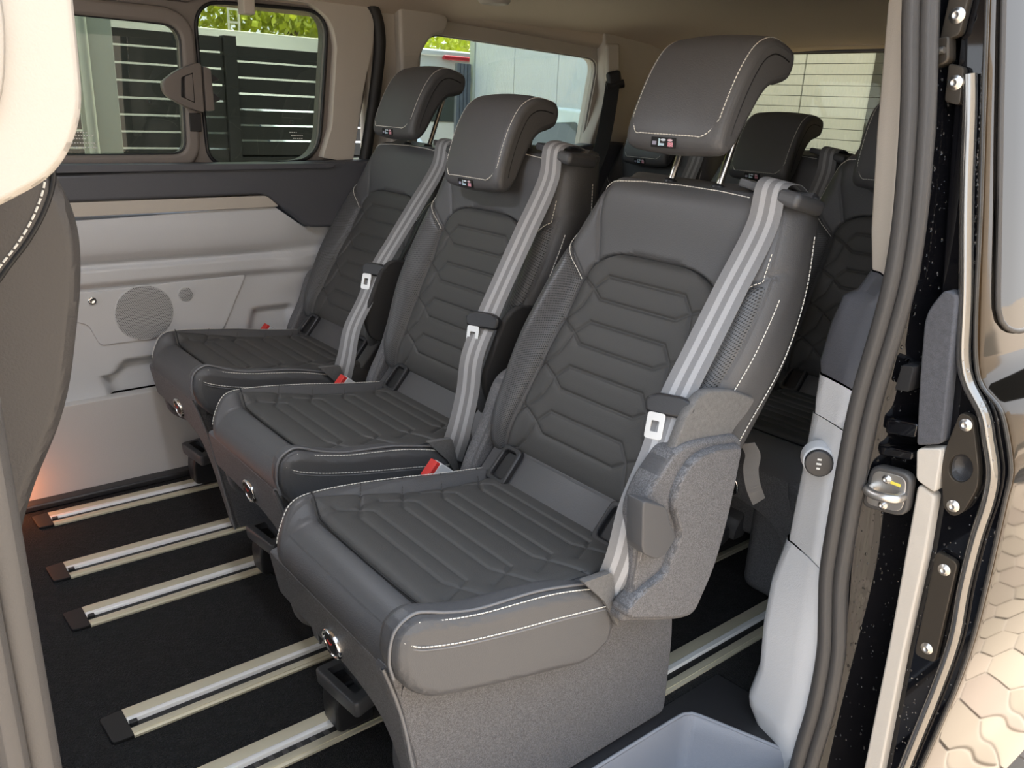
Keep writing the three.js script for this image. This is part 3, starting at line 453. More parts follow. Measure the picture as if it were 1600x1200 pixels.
{
  const nl = 150, path = []; // length-wise: rear -> front over the top, then down the front
  for (let i = 0; i <= 110; i++) { const x = lerp(0.04, -0.385, i / 110); path.push([x, null, [Math.max(x, -0.40), 0.28]]); }
  for (let i = 1; i <= 40; i++) { const t = i / 40; path.push([0, t]); }
  const nz = 120, frontX = (t) => -0.385 - 0.052 * Math.sin(Math.min(1, t * 1.6) * Math.PI / 2) + 0.012 * Math.max(0, t - 0.62) / 0.38;
  const frontDrop = (t) => t < 0.625 ? 0.055 * (1 - Math.cos(t * 1.6 * Math.PI / 2)) : 0.055 + 0.038 * (t - 0.625) / 0.375;
  const bottom = (x) => cushTop(Math.max(x, -0.4)) - 0.075;
  const P = (row, c) => {   // c from -1 to 1 across, beyond 0.84 it turns down the side
    const [px, t] = path[row], s = Math.sign(c), a = Math.abs(c), front = t !== null;
    const x = front ? frontX(t) : px, W = cushHW(Math.max(x, -0.44)) - (front ? 0.02 * ss(0.5, 1, t) : 0), r = 0.032, flat = W - r;
    const topY = (u) => front ? cushZ(-0.385, u) - frontDrop(t) : cushZ(px, u);
    const bx = front ? lerp(-0.385, frontX(t) + 0.002, t) : px, by = front ? lerp(bottom(-0.385), topY(s * flat) - 0.001, t) : bottom(px);
    if (a <= 0.78) {
      const u = s * flat * a / 0.78; let y = topY(u), xx = x;
      if (!front) {
        const e = Math.min(cushIns.hw(px, u) - Math.abs(u), px - cushIns.x0);
        y -= 0.011 * ss(-0.002, 0.006, e) + 0.004 * Math.exp(-((e / 0.005) ** 2));
        if (px > -0.37) { const ee = Math.abs(Math.abs(u) - cushIns.hw(px, u)); y += 0.004 * Math.exp(-(((ee - 0.012) / 0.008) ** 2)); }
      }
      return [xx, y, u];
    }
    const q = (a - 0.78) / 0.22, arc = Math.min(1, q / 0.4) * Math.PI / 2, tx = x, ty = topY(s * flat);
    const g = q <= 0.4 ? 1 - Math.cos(arc) : 1, drop = r * g, rest = q > 0.4 ? (q - 0.4) / 0.6 : 0;
    const z = s * (flat + r * Math.sin(arc) + 0.006 * Math.sin(Math.PI * Math.min(1, rest)) - 0.010 * rest * rest);
    const h = Math.hypot(bx - tx, by - ty), f = Math.min(1, (drop + rest * Math.max(0, h - r)) / Math.max(h, r));
    let yy = lerp(ty, by, f);
    return [lerp(tx, bx, f), yy, z];
  };
  const N = path.length - 1;
  seatGeo.cushion = grid(nz, N, (i, j) => P(j, i / nz * 2 - 1), false, true);
  seatGeo.cushInsert = grid(170, 200, (i, j) => {
    const x = lerp(0.03, cushIns.x0, j / 200), a = i / 170 * 2 - 1, u = a * cushIns.hw(x, a), e = Math.min(cushIns.hw(x, a) * (1 - Math.abs(a)), (x - cushIns.x0)), d = lineDist(u, x, cushQuilt);
    return [x, cushZ(x, u) - 0.006 + 0.0125 * (1 - Math.exp(-e / 0.007)) - 0.0030 * Math.exp(-((d / 0.0022) ** 2)) - 0.0016 * Math.exp(-((d / 0.008) ** 2)), u];
  }, false, true);
  seatGeo.cushQuilt = merge(cushQuilt.map((l) => stitches(dense(l).map(([u, x]) => [x, cushZ(x, u) + 0.0004, u]), 0.0055, 0.0036, 0.0006)));
  // side flaps: padded leather sides with a rolled upper edge, two stitch rows and piping down the front corner
  const flapOut = rounded([[-0.426, 0.437, 0.02], [-0.452, 0.424, 0.025], [-0.459, 0.385, 0.03], [-0.440, 0.338, 0.03], [-0.402, 0.309, 0.03], [-0.279, 0.277, 0.05], [-0.135, 0.243, 0.03], [-0.092, 0.262, 0.03], [-0.082, 0.295, 0.03], [-0.105, 0.345, 0.03], [-0.140, 0.374, 0.03], [-0.233, 0.396, 0.05], [-0.338, 0.408, 0.05], [-0.385, 0.423, 0.03]], 0.02, 6);
  seatGeo.sideFlap = [prism(flapOut, 0.165, 0.217, 0.017, [], 6), prism(flapOut.map(([x, y]) => [x * 0.88 - 0.01, y - 0.028]), -0.206, -0.165, 0.012, [], 4)];
  const r1 = [[-0.425, 0.425], [-0.375, 0.4105], [-0.326, 0.400], [-0.274, 0.393], [-0.218, 0.385], [-0.159, 0.371], [-0.13, 0.362]], r2 = [[-0.446, 0.412], [-0.43, 0.402], [-0.394, 0.389], [-0.346, 0.377], [-0.284, 0.365], [-0.206, 0.352], [-0.113, 0.335]];
  seatGeo.cushStitch = merge([1].flatMap((s) => [stitches(r1.map(([x, y]) => [x, y + 0.0045, s * 0.2115])), stitches(r2.map(([x, y], k) => [x, y, s * (k ? 0.2175 : 0.214)]))]));
  seatGeo.cushStitch = merge([seatGeo.cushStitch, ...[0.80, 0.85].map((c) => { const p = []; for (let j = 14; j <= 132; j += 3) { const q = P(j, -c); p.push([q[0] - (j > 110 ? 0.0012 : 0), q[1] + 0.0012, q[2] - 0.0006]); } return stitches(p); })]);
  seatGeo.cushPiping = merge([1].flatMap((s) => [tube([[-0.135, 0.374, s * 0.204], [-0.233, 0.397, s * 0.204], [-0.338, 0.4095, s * 0.204], [-0.385, 0.4235, s * 0.204], [-0.405, 0.432, s * 0.204], [-0.426, 0.437, s * 0.203], [-0.451, 0.424, s * 0.203], [-0.459, 0.385, s * 0.203], [-0.453, 0.358, s * 0.203]], 0.0022, 90, 6), tube(r2.map(([x, y], k) => [x, y - 0.005, s * (k ? 0.2168 : 0.213)]), 0.0013, 50, 5)]));
  // seam across the front of the centre panel
  const fp = []; for (let k = -20; k <= 20; k++) { const u = k / 20 * 0.185; fp.push([-0.376 + 0.03 * (Math.abs(k) / 20) ** 3 * 0.3, cushZ(-0.376, u) - 0.001, u]); }
  seatGeo.cushFrontSeam = tube(fp, 0.0013, 60, 5);
}
{ // leather roll between cushion and back, cut out for the two anchor bezels
  const pr = rounded([[-0.05, 0.335], [-0.045, 0.362], [0.012, 0.428], [0.04, 0.43], [0.05, 0.335]], 0.016);
  seatGeo.roll = prism(pr, -0.192, 0.192, 0.014, [], 4);
  const frame = (z) => { // bezel: rounded frame standing on the sloping roll, with a deep dark pocket
    const o = rounded([[-0.026, -0.036], [0.026, -0.036], [0.024, 0.036], [-0.024, 0.036]], 0.012), h = rounded([[-0.017, -0.026], [0.017, -0.026], [0.015, 0.026], [-0.015, 0.026]], 0.008);
    const g = prism(o, -0.008, 0.008, 0.004, [h], 3); g.rotateY(-Math.PI / 2); g.rotateZ(-0.70); g.translate(-0.018, 0.397, z); return boxUV(g);
  };
  seatGeo.bezel = [-0.134, 0.134].map(frame);
  seatGeo.pocket = [-0.134, 0.134].map((z) => { const g = rbox(0.006, 0.054, 0.036, 0.003); g.rotateZ(-0.70); g.translate(-0.0155, 0.3945, z); return g; });
  seatGeo.anchorWire = [-0.134, 0.134].map((z) => tube([[-0.022, 0.385, z - 0.012], [-0.022, 0.385, z + 0.012]], 0.003, 4, 8));
}
{ // headrest, in the backrest frame for its lowest setting
  const side = spline([[-0.046, 0.502], [-0.047, 0.56], [-0.038, 0.62], [-0.022, 0.658], [0.006, 0.681], [0.045, 0.688], [0.068, 0.685], [0.079, 0.668], [0.077, 0.642], [0.062, 0.629], [0.043, 0.618], [0.028, 0.598], [0.015, 0.555], [0.003, 0.506], [-0.012, 0.485], [-0.035, 0.485]], 90);
  const hw = 0.098, N = side.length;
  let cx = 0, cy = 0; for (const p of side) { cx += p[0] / N; cy += p[1] / N; }
  const nrm = side.map((p, i) => { const a = side[(i + N - 1) % N], b = side[(i + 1) % N]; const t = [b[0] - a[0], b[1] - a[1]], l = Math.hypot(...t); return [t[1] / l, -t[0] / l]; });
  const sec = []; const rr = 0.022; // rows across: end caps rounded, a slight crown between
  for (let k = 0; k <= 8; k++) { const a = k / 8 * Math.PI / 2; sec.push([-(hw - rr + rr * Math.cos(a)), -rr * 0.62 * (1 - Math.sin(a))]); }
  for (let k = 1; k < 14; k++) { const t = k / 14 * 2 - 1; sec.push([t * (hw - rr), 0.004 * (1 - t * t)]); }
  for (let k = 8; k >= 0; k--) { const a = k / 8 * Math.PI / 2; sec.push([hw - rr + rr * Math.cos(a), -rr * 0.62 * (1 - Math.sin(a))]); }
  const sgn = -Math.sign(side.reduce((s, p, i) => { const b = side[(i + 1) % N]; return s + p[0] * b[1] - b[0] * p[1]; }, 0)); // outward sign
  const out = (i, o) => [side[i][0] + nrm[i][0] * o * -sgn, side[i][1] + nrm[i][1] * o * -sgn];
  const shell = grid(N, sec.length - 1, (i, j) => { const [z, o] = sec[j], p = out(i, o); return [p[0], p[1], z]; }, true, false);
  const cap = (s) => prism(side.map((_, i) => out(i, -rr * 0.62)), s > 0 ? hw - 0.003 : -hw - 0.0005, s > 0 ? hw + 0.0005 : -hw + 0.003, 0.0012, [], 1);
  seatGeo.head = merge([shell, cap(1), cap(-1)]);
  // stitch line round the face, and seam along the sides
  const face = (z, i, o = 0.0012) => { const p = out(i, o); return [p[0], p[1], z]; };
  const row = []; const i0 = side.findIndex((p) => p[1] < 0.56 && p[0] < -0.04), idx = [];
  const near = (x, y) => { let b = 0, m = 9; side.forEach((p, i) => { const d = Math.hypot(p[0] - x, p[1] - y); if (d < m) { m = d; b = i; } }); return b; };
  const a0 = near(-0.046, 0.506), a1 = near(0.070, 0.685), step = ((a1 - a0 + N) % N) < N / 2 ? 1 : -1;
  for (let i = a0; ; i = (i + step + N) % N) { idx.push(i); if (i === a1) break; }
  const z1 = hw - 0.011;
  for (const s of [-1, 1]) { const p = idx.slice(3).map((i) => face(s * z1, i, -0.0022)); row.push(stitches(p)); }
  const low = []; for (let k = 0; k <= 16; k++) { const f = Math.abs(k - 8); low.push(face(lerp(-z1, z1, k / 16), idx[f > 7 ? 3 : f > 6 ? 1 : 0], f > 7 ? -0.0022 : f > 6 ? 0.0 : 0.0045)); } row.push(stitches(low));
  seatGeo.headStitch = merge(row);
  seatGeo.headSeam = merge([-1, 1].map((s) => tube([...idx.slice(1).map((i) => { const p = out(i, -0.026); return [p[0], p[1], s * (hw + 0.0006)]; })], 0.0011, 90, 5)));
  seatGeo.headTag = rbox(0.003, 0.016, 0.05, 0.001); seatGeo.headTag.rotateZ(0.35); seatGeo.headTag.translate(-0.0458, 0.489, -0.006);
  seatGeo.post = [-0.05, 0.05].map((z) => at(cyl(0.0058, 0.0058, 0.24, 14), 0.052, 0.535, z));
  seatGeo.postSleeve = [-0.05, 0.05].map((z) => at(lathe([[0, 0.006], [0.008, 0.006], [0.012, 0.004], [0.0135, 0], [0.0135, -0.03]], 18), 0.052, 0.583, z));
}
{ // belt guide on the right shoulder
  seatGeo.guidePlate = at(prismY(rounded([[-0.045, -0.045], [0.04, -0.05], [0.045, 0.06], [0.01, 0.06], [-0.005, 0.01], [-0.04, 0.012]], 0.008), -0.008, 0.006, 0.004), 0.066, 0.592, 0.150, 0.16, 0, 0.18);
  const c = spline([[-0.022, -0.004], [-0.018, 0.010], [0.01, 0.018], [0.05, 0.016], [0.056, 0.004], [0.05, -0.012], [0.0, -0.014]], 40);
  seatGeo.guideCap = at(rbox(0.082, 0.024, 0.040, 0.009, 4), 0.052, 0.577, 0.203, 0.15, 0.05, 0.14);
  seatGeo.guideBar = at(rbox(0.014, 0.012, 0.085, 0.005, 3), 0.092, 0.598, 0.165, 0.16, 0, 0);
}
{ // base shell, rail feet, lever, side covers
  const skirt = [[-0.446, 0.345], [-0.428, 0.285], [-0.405, 0.19], [-0.372, 0.02], [-0.365, 0.006], [0.118, 0.006], [0.115, 0.16], [0.10, 0.27], [-0.02, 0.33], [-0.2, 0.35]];
  seatGeo.sideRight = prism(rounded(skirt, 0.02), 0.135, 0.172, 0.012, [], 4);
  seatGeo.sideLeft = prism(rounded([[-0.436, 0.335], [-0.416, 0.27], [-0.40, 0.2], [-0.30, 0.13], [-0.10, 0.11], [-0.04, 0.006], [0.118, 0.006], [0.115, 0.16], [0.10, 0.27], [-0.02, 0.33], [-0.2, 0.35]], 0.02), -0.195, -0.165, 0.010, [], 3);
  const fr = prismX(rounded([[-0.195, 0.34, 0.015], [0.17, 0.34, 0.012], [0.17, 0.0, 0.009], [0.140, 0.0, 0.009], [0.130, 0.17, 0.04], [0.105, 0.225, 0.03], [0.04, 0.245, 0.03], [-0.06, 0.25, 0.03], [-0.195, 0.255, 0.012]], 0.01), -0.018, 0.018, 0.008, [], 3);
  seatGeo.front = at(fr, -0.356, 0.008, 0, 0, 0, 0.19);
  seatGeo.frontSeam = tube([[-0.449, 0.352, 0.172], [-0.432, 0.30, 0.173], [-0.420, 0.255, 0.173], [-0.408, 0.19, 0.173], [-0.375, 0.01, 0.173]], 0.0026, 30, 6);
  seatGeo.pan = box(-0.40, 0.08, 0.27, 0.33, -0.185, 0.165, 0.02);
  seatGeo.inner = merge([box(-0.345, 0.06, 0.004, 0.30, 0.0, 0.14, 0.03, 3), box(-0.31, 0.06, 0.11, 0.30, -0.165, 0.02, 0.02, 2)]);
  const foot = [[-0.352, 0.0], [-0.356, 0.05], [-0.34, 0.10], [-0.27, 0.13], [0.1, 0.13], [0.1, 0]];
  seatGeo.foot = prism(rounded(foot, 0.015), -0.16, -0.112, 0.006, [], 2);
  // lever: a hollow tray on a stem
  const tray = rounded([[-0.028, -0.06], [0.026, -0.058], [0.028, 0.05], [-0.018, 0.06]], 0.010), hole = rounded([[-0.018, -0.048], [0.016, -0.046], [0.016, 0.036], [-0.010, 0.046]], 0.006);
  seatGeo.leverRim = at(prismY(tray, -0.018, 0.012, 0.005, [hole], 3), -0.358, 0.112, -0.095, 0, 0, 0.10);
  seatGeo.leverDish = at(prismY(rounded([[-0.022, -0.053], [0.02, -0.05], [0.02, 0.042], [-0.013, 0.053]], 0.008), -0.020, -0.014, 0.002), -0.358, 0.112, -0.095, 0, 0, 0.10);
  seatGeo.leverStem = prism(rounded([[-0.37, 0.012], [-0.374, 0.06], [-0.366, 0.105], [-0.31, 0.11], [-0.30, 0.012]], 0.012), -0.158, -0.105, 0.008, [], 3);
  seatGeo.leverArm = prism(rounded([[-0.34, 0.10], [-0.335, 0.125], [-0.29, 0.19], [-0.27, 0.18], [-0.30, 0.10]], 0.008), -0.075, -0.03, 0.005, [], 2);
  const dir = (g) => at(g, -0.4245, 0.278, 0.0, 0, 0, Math.PI / 2 + 0.19);
  seatGeo.knob = dir(lathe([[0, 0.008], [0.016, 0.008], [0.019, 0.006], [0.019, -0.004]], 28));
  seatGeo.knobRing = dir(lathe([[0.019, 0.004], [0.0195, 0.0085], [0.0225, 0.009], [0.0245, 0.006], [0.0245, -0.004]], 32));
  seatGeo.knobArrow = dir(merge([at(rbox(0.002, 0.0012, 0.009, 0.0004), 0.0025, 0.0084, 0.003, 0, 0.7, 0), at(rbox(0.002, 0.0012, 0.009, 0.0004), 0.0025, 0.0084, -0.003, 0, -0.7, 0)]));
  // outer hinge cover (right side) with its raised field, the cloth shroud above, the recline paddle
  const cover = rounded([[-0.116, 0.323, 0.02], [0.022, 0.273, 0.03], [0.062, 0.267, 0.035], [0.096, 0.336, 0.05], [0.117, 0.43, 0.05], [0.124, 0.545, 0.02], [0.104, 0.560, 0.02], [0.014, 0.570, 0.03], [-0.029, 0.569, 0.03], [-0.075, 0.523, 0.03], [-0.090, 0.49, 0.03], [-0.094, 0.43, 0.02], [-0.092, 0.356, 0.02]], 0.02, 6);
  seatGeo.cover = prism(cover, 0.205, 0.246, 0.012, [], 4);
  const field = rounded([[0.110, 0.546, 0.014], [0.039, 0.556, 0.02], [-0.003, 0.551, 0.03], [-0.028, 0.527, 0.03], [-0.040, 0.489, 0.03], [-0.012, 0.435, 0.016], [-0.029, 0.403, 0.016], [-0.034, 0.382, 0.016], [-0.088, 0.367, 0.02], [-0.118, 0.345, 0.014], [-0.098, 0.328, 0.014], [0.010, 0.287, 0.03], [0.046, 0.286, 0.03], [0.081, 0.347, 0.05], [0.101, 0.438, 0.05]], 0.02, 6);
  seatGeo.field = prism(field, 0.225, 0.257, 0.011, [], 5);
  seatGeo.paddle = prism(rounded([[-0.117, 0.524], [-0.066, 0.500], [-0.053, 0.468, 0.02], [-0.036, 0.447, 0.012], [-0.058, 0.422, 0.012], [-0.077, 0.422], [-0.108, 0.443]], 0.011), 0.238, 0.268, 0.009, [], 4);
  const shr = rounded([[-0.022, 0.580, 0.03], [-0.006, 0.616, 0.03], [0.023, 0.640, 0.03], [0.083, 0.632, 0.04], [0.155, 0.604, 0.018], [0.138, 0.584, 0.018], [0.100, 0.557, 0.03], [0.085, 0.45, 0.03], [-0.03, 0.44, 0.03], [-0.055, 0.50, 0.03]], 0.02, 6);
  seatGeo.shroud = prism(shr, 0.222, 0.238, 0.007, [], 4);
  const lc = spline([[-0.06, 0.31], [0.05, 0.25], [0.12, 0.28], [0.15, 0.42], [0.13, 0.50], [0.07, 0.545], [0.025, 0.53], [-0.01, 0.45], [-0.045, 0.38]], 60);
  seatGeo.leftCover = prism(lc, -0.232, -0.196, 0.012, [], 4);
  seatGeo.leftFin = prism(rounded([[0.0, 0.40], [0.03, 0.50], [0.10, 0.47], [0.06, 0.36]], 0.02), -0.248, -0.23, 0.008, [], 3);
  // anchor flap beside the cushion
  seatGeo.flap = prism(rounded([[-0.168, 0.396], [-0.112, 0.392], [-0.100, 0.347], [-0.086, 0.290], [-0.122, 0.349]], 0.006), 0.212, 0.2225, 0.004);
  // buckle on the left: grey body leaning forward, red button
  const b = rounded([[-0.022, -0.045], [0.022, -0.045], [0.020, 0.03], [-0.020, 0.03]], 0.006);
  const place = (g) => at(g, -0.085, 0.352, -0.236, 0, 0, 0.85);
  seatGeo.buckle = place(prism(b, -0.013, 0.013, 0.004, [], 2));
  seatGeo.buckleRed = place(at(rbox(0.036, 0.014, 0.021, 0.003), 0, 0.032, 0));
}
const beltTone = (() => { const n = 64, d = new Uint8Array(n * n * 4); for (let y = 0; y < n; y++) for (let x = 0; x < n; x++) { const u = x / n, s = (u > 0.24 && u < 0.42) || (u > 0.58 && u < 0.76), k = (s ? 236 : 182) - 22 * (((x + y) >> 1) % 2) - 14 * rf(x, y), o = (y * n + x) * 4; d[o] = k; d[o + 1] = k; d[o + 2] = k; d[o + 3] = 255; } const t = new THREE.DataTexture(d, n, n); t.wrapS = THREE.ClampToEdgeWrapping; t.wrapT = THREE.RepeatWrapping; t.repeat.set(1, 60); t.magFilter = THREE.LinearFilter; t.colorSpace = THREE.SRGBColorSpace; t.needsUpdate = true; return t; })();
mat.belt = M([0.50, 0.50, 0.51], 0.6, { map: beltTone, sheen: 0.4, sheenRoughness: 0.4 });
mat.shadedShroud = M([0.03, 0.029, 0.029], 0.9, { bumpMap: weave, bumpScale: 0.0003 });  // same shroud cloth, colour darkened for the shade between the seats
mat.beltDark = M([0.075, 0.07, 0.066], 0.7, { map: beltTone });

// the small woven tag under each headrest: grey case, seat and person with a red mark
const tagTex = (() => { const n = 64, d = new Uint8Array(n * n * 4); for (let y = 0; y < n; y++) for (let x = 0; x < n; x++) { const o = (y * n + x) * 4; let c = [14, 14, 16]; const u = x / n, v = 1 - y / n;
  if (u > 0.06 && u < 0.22 && v > 0.45 && v < 0.78) c = [150, 150, 170]; if (u > 0.3 && u < 0.36 && v > 0.2 && v < 0.85) c = [190, 215, 225]; if (u > 0.36 && u < 0.56 && v > 0.6 && v < 0.82) c = [185, 210, 225]; if ((u - 0.5) ** 2 + (v - 0.3) ** 2 < 0.012) c = [205, 215, 225];
  if ((u - 0.78) ** 2 + (v - 0.3) ** 2 < 0.012) c = [220, 190, 200]; if (u > 0.7 && u < 0.92 && v > 0.48 && v < 0.86) c = (x + y) % 9 < 5 ? [200, 90, 110] : [215, 190, 200]; d[o] = c[0]; d[o + 1] = c[1]; d[o + 2] = c[2]; d[o + 3] = 255; }
  const t = new THREE.DataTexture(d, n, n); t.magFilter = THREE.LinearFilter; t.colorSpace = THREE.SRGBColorSpace; t.needsUpdate = true; return t; })();
mat.tag = M(0xffffff, 0.8, { map: tagTex });
{ const g = seatGeo.headTag, p = g.attributes.position, uv = g.attributes.uv; for (let i = 0; i < p.count; i++) uv.setXY(i, (p.getZ(i) + 0.031) / 0.05, (p.getY(i) - 0.481) / 0.016); }

function makeSeat(label, pos, recline, lift, group, full = true) {
  const s = thing('passenger_seat', label, 'seat', pos, 0, group), hip = [0, 0.36, 0];
  const cu = mesh('cushion', seatGeo.cushion, mat.leather, s); for (const g of seatGeo.sideFlap) mesh('side_flap', g, mat.leather, cu);
  mesh('centre_panel', seatGeo.cushInsert, mat.insert, cu); mesh('stitching', seatGeo.cushStitch, mat.thread, cu, { ...stuff }); mesh('quilt_stitching', seatGeo.cushQuilt, mat.darkThread, cu, { ...stuff }); mesh('piping', seatGeo.cushPiping, mat.piping, cu); mesh('seam', seatGeo.cushFrontSeam, mat.black, cu);
  const lean = (m) => { m.position.set(...hip); m.rotation.z = -recline; return m; };
  const bk = lean(mesh('backrest', seatGeo.back, mat.leather, s));
  mesh('centre_panel', seatGeo.backInsert, mat.insert, bk); for (const g of seatGeo.bolster) mesh('perforated_panel', g, mat.perf, bk);
  mesh('stitching', seatGeo.backStitch, mat.thread, bk, { ...stuff }); mesh('quilt_stitching', seatGeo.backQuilt, mat.darkThread, bk, { ...stuff });
  for (const g of seatGeo.postSleeve) mesh('post_sleeve', g, mat.darkPlastic, bk);
  mesh('belt_guide', [seatGeo.guidePlate, seatGeo.guideCap, seatGeo.guideBar], mat.midPlastic, bk);
  const hd = lean(mesh('headrest', seatGeo.head, mat.leather, s));
  hd.position.x += lift * Math.sin(recline); hd.position.y += lift * Math.cos(recline);
  mesh('stitching', seatGeo.headStitch, mat.thread, hd, { ...stuff }); mesh('seam', seatGeo.headSeam, mat.black, hd); mesh('symbol_tag', seatGeo.headTag, mat.tag, hd); for (const g of seatGeo.post) mesh('post', g, mat.steel, hd);
  const roll = mesh('lower_roll', seatGeo.roll, mat.leather, s);
  seatGeo.bezel.forEach((g, i) => { const b = mesh('anchor_bezel', g, mat.darkPlastic, s); mesh('pocket', seatGeo.pocket[i], mat.black, b); mesh('anchor_wire', seatGeo.anchorWire[i], mat.steel, b); });
  const bs = mesh('base_shell', seatGeo.sideRight, mat.plastic, s); mesh('side_panel', seatGeo.sideLeft, mat.plastic, bs); mesh('front_panel', seatGeo.front, mat.plastic, bs); mesh('edge_piping', seatGeo.frontSeam, mat.piping, bs); mesh('seat_pan', seatGeo.pan, mat.darkPlastic, bs); mesh('inner_wall', seatGeo.inner, mat.plastic, bs);
  mesh('rail_foot', seatGeo.foot, mat.darkPlastic, s);
  const lv = mesh('slide_lever', seatGeo.leverRim, mat.midPlastic, s); mesh('dish', seatGeo.leverDish, mat.midPlastic, lv); mesh('stem', seatGeo.leverStem, mat.darkPlastic, lv); mesh('arm', seatGeo.leverArm, mat.midPlastic, lv);
  const kb = mesh('release_button', seatGeo.knob, mat.black, s); mesh('chrome_ring', seatGeo.knobRing, mat.chrome, kb); mesh('red_arrow', seatGeo.knobArrow, mat.red, kb);
  if (full) { const cv = mesh('hinge_cover', seatGeo.cover, mat.plastic, s); mesh('raised_field', seatGeo.field, mat.plastic, cv); mesh('recline_paddle', seatGeo.paddle, mat.midPlastic, s); }
  const lc = mesh('inner_hinge_cover', seatGeo.leftCover, mat.plastic, s); mesh('fin', seatGeo.leftFin, mat.slate, lc);
  mesh('hinge_shroud', seatGeo.shroud, full ? mat.shroud : mat.shadedShroud, s); mesh('cloth_flap', seatGeo.flap, mat.shroud, s);
  const bu = mesh('buckle', seatGeo.buckle, mat.grey, s); mesh('red_button', seatGeo.buckleRed, mat.red, bu);
  // webbing from the guide over the right bolster to the tongue, then down to the side anchor
  const c = Math.cos(recline), n = Math.sin(recline), B = (x, v, u) => [hip[0] + x * c + v * n, hip[1] - x * n + v * c, u];
  const fx = (u, v, o) => B(backFront(u, v) - o, v, u);
  const p0 = B(0.080, 0.602, 0.170), p1 = B(0.045, 0.604, 0.171), p2 = B(0.012, 0.588, 0.174), p3 = B(0.012, 0.53, 0.180), p4 = B(-0.024, 0.414, 0.188), p5 = B(-0.055, 0.325, 0.196), p6 = B(-0.084, 0.238, 0.204);
  const tail = [[p6[0] - 0.040, p6[1] - 0.066, 0.216], [-0.080, 0.48, 0.224], [-0.098, 0.41, 0.226], [-0.108, 0.345, 0.212]];
  mesh('belt_webbing', ribbon([p0, p1, p2, p3, p4, p5, p6, ...tail], [[0.15, -0.15, 1], [0.2, -0.15, 1], [0.35, -0.15, 1], [0.45, -0.1, 1], [0.45, 0, 1], [0.5, 0, 1], [0.5, 0, 1], [0.6, 0, 1], [0.9, 0, 0.7]], 0.048, 0.0016, 110), mat.belt, s);
  const tg = new THREE.Group(); tg.name = 'belt_tongue'; tg.position.set(p6[0] - 0.006, p6[1], p6[2]); tg.rotation.set(0, 0.42, -recline * 0.8, 'YXZ'); s.add(tg);
  const bodyPts = rounded([[-0.037, 0.006], [-0.02, 0.016], [0.02, 0.016], [0.037, 0.006], [0.032, -0.015], [-0.032, -0.015]], 0.008);
  const body = mesh('tongue_body', boxUV(at(prism(bodyPts, -0.009, 0.009, 0.005, [], 3), 0, 0, 0, 0, Math.PI / 2, 0)), mat.darkPlastic, tg);
  const plate = prism(rounded([[-0.013, 0.0], [0.013, 0.0], [0.013, -0.038], [-0.013, -0.038]], 0.005), -0.0014, 0.0014, 0.0005, [rounded([[-0.006, -0.011], [0.006, -0.011], [0.006, -0.028], [-0.006, -0.028]], 0.002)]);
  mesh('latch_plate', boxUV(at(plate, -0.010, -0.012, -0.014, 0, Math.PI / 2, 0)), mat.zinc, tg);
  return s;
}
const row2 = 'second row seats', row3 = 'third row seats';
makeSeat('dark leather seat nearest the open door with a raised headrest', [0.875, 0, -0.90], 0.349, 0.13, row2);
makeSeat('dark leather middle seat of the front row with a lowered headrest', [0.968, 0, -1.42], 0.236, 0.0, row2, false);
makeSeat('dark leather seat of the front row next to the speaker wall', [1.005, 0, -1.94], 0.349, 0.095, row2, false);
makeSeat('dark rear seat behind the nearest seat, beside the door pillar', [1.79, 0, -0.91], 0.12, 0.02, row3);
makeSeat('dark middle rear seat whose headrest stands before the tailgate window', [1.97, 0, -1.435], 0.26, 0.0, row3, false);
makeSeat('dark rear seat in the far corner under the hanging black belt', [2.08, 0, -1.958], 0.24, 0.0, row3, false);
// ================================================================ open sliding door, its frame, front pillar and front seat
Object.assign(mat, {
  bronze: M([0.034, 0.023, 0.013], 0.05, { metalness: 1 }),
  glossRubber: M([0.03, 0.028, 0.027], 0.14, { clearcoat: 1, clearcoatRoughness: 0.06 }),
  bracket: M([0.055, 0.046, 0.036], 0.42, { metalness: 0.55 }),
  water: M([1, 1, 1], 0, { transmission: 1, thickness: 0.002, ior: 1.33 }),
  darkGlass: M([0.03, 0.022, 0.014], 0.03, { metalness: 1 }),
  sealTan: M([0.085, 0.077, 0.07], 0.55, { bumpMap: grainBump, bumpScale: 0.0002 }),
  shell: M([0.055, 0.05, 0.047], 0.46, { bumpMap: leatherBump, bumpScale: 0.0004 }),
});
const screw = (parent, x, y, z, r = 0.008, name = 'screw') => {
  const f = (g) => at(g, x, y, z, 0, 0, Math.PI / 2);
  const m = mesh(name, f(lathe([[0, 0.003], [r * 0.4, 0.003], [r * 0.42, 0.0045], [r * 0.75, 0.0042], [r * 0.8, 0.0015], [r * 1.25, 0.001], [r * 1.3, -0.001]], 20)), mat.zinc, parent);
  return m;
};
function droplets(list, r0, r1) {              // water beads: half round drops sitting on a surface
  const b = new THREE.IcosahedronGeometry(1, 1); b.deleteAttribute('uv');
  return merge(list.map(([x, y, z, nx, nz]) => { const r = lerp(r0, r1, rnd() ** 3), g = b.clone(); g.scale(nx ? r * 0.6 : r, r * (1 + 0.5 * rnd()), nz ? r * 0.6 : r); return g.translate(x, y, z); }));
}
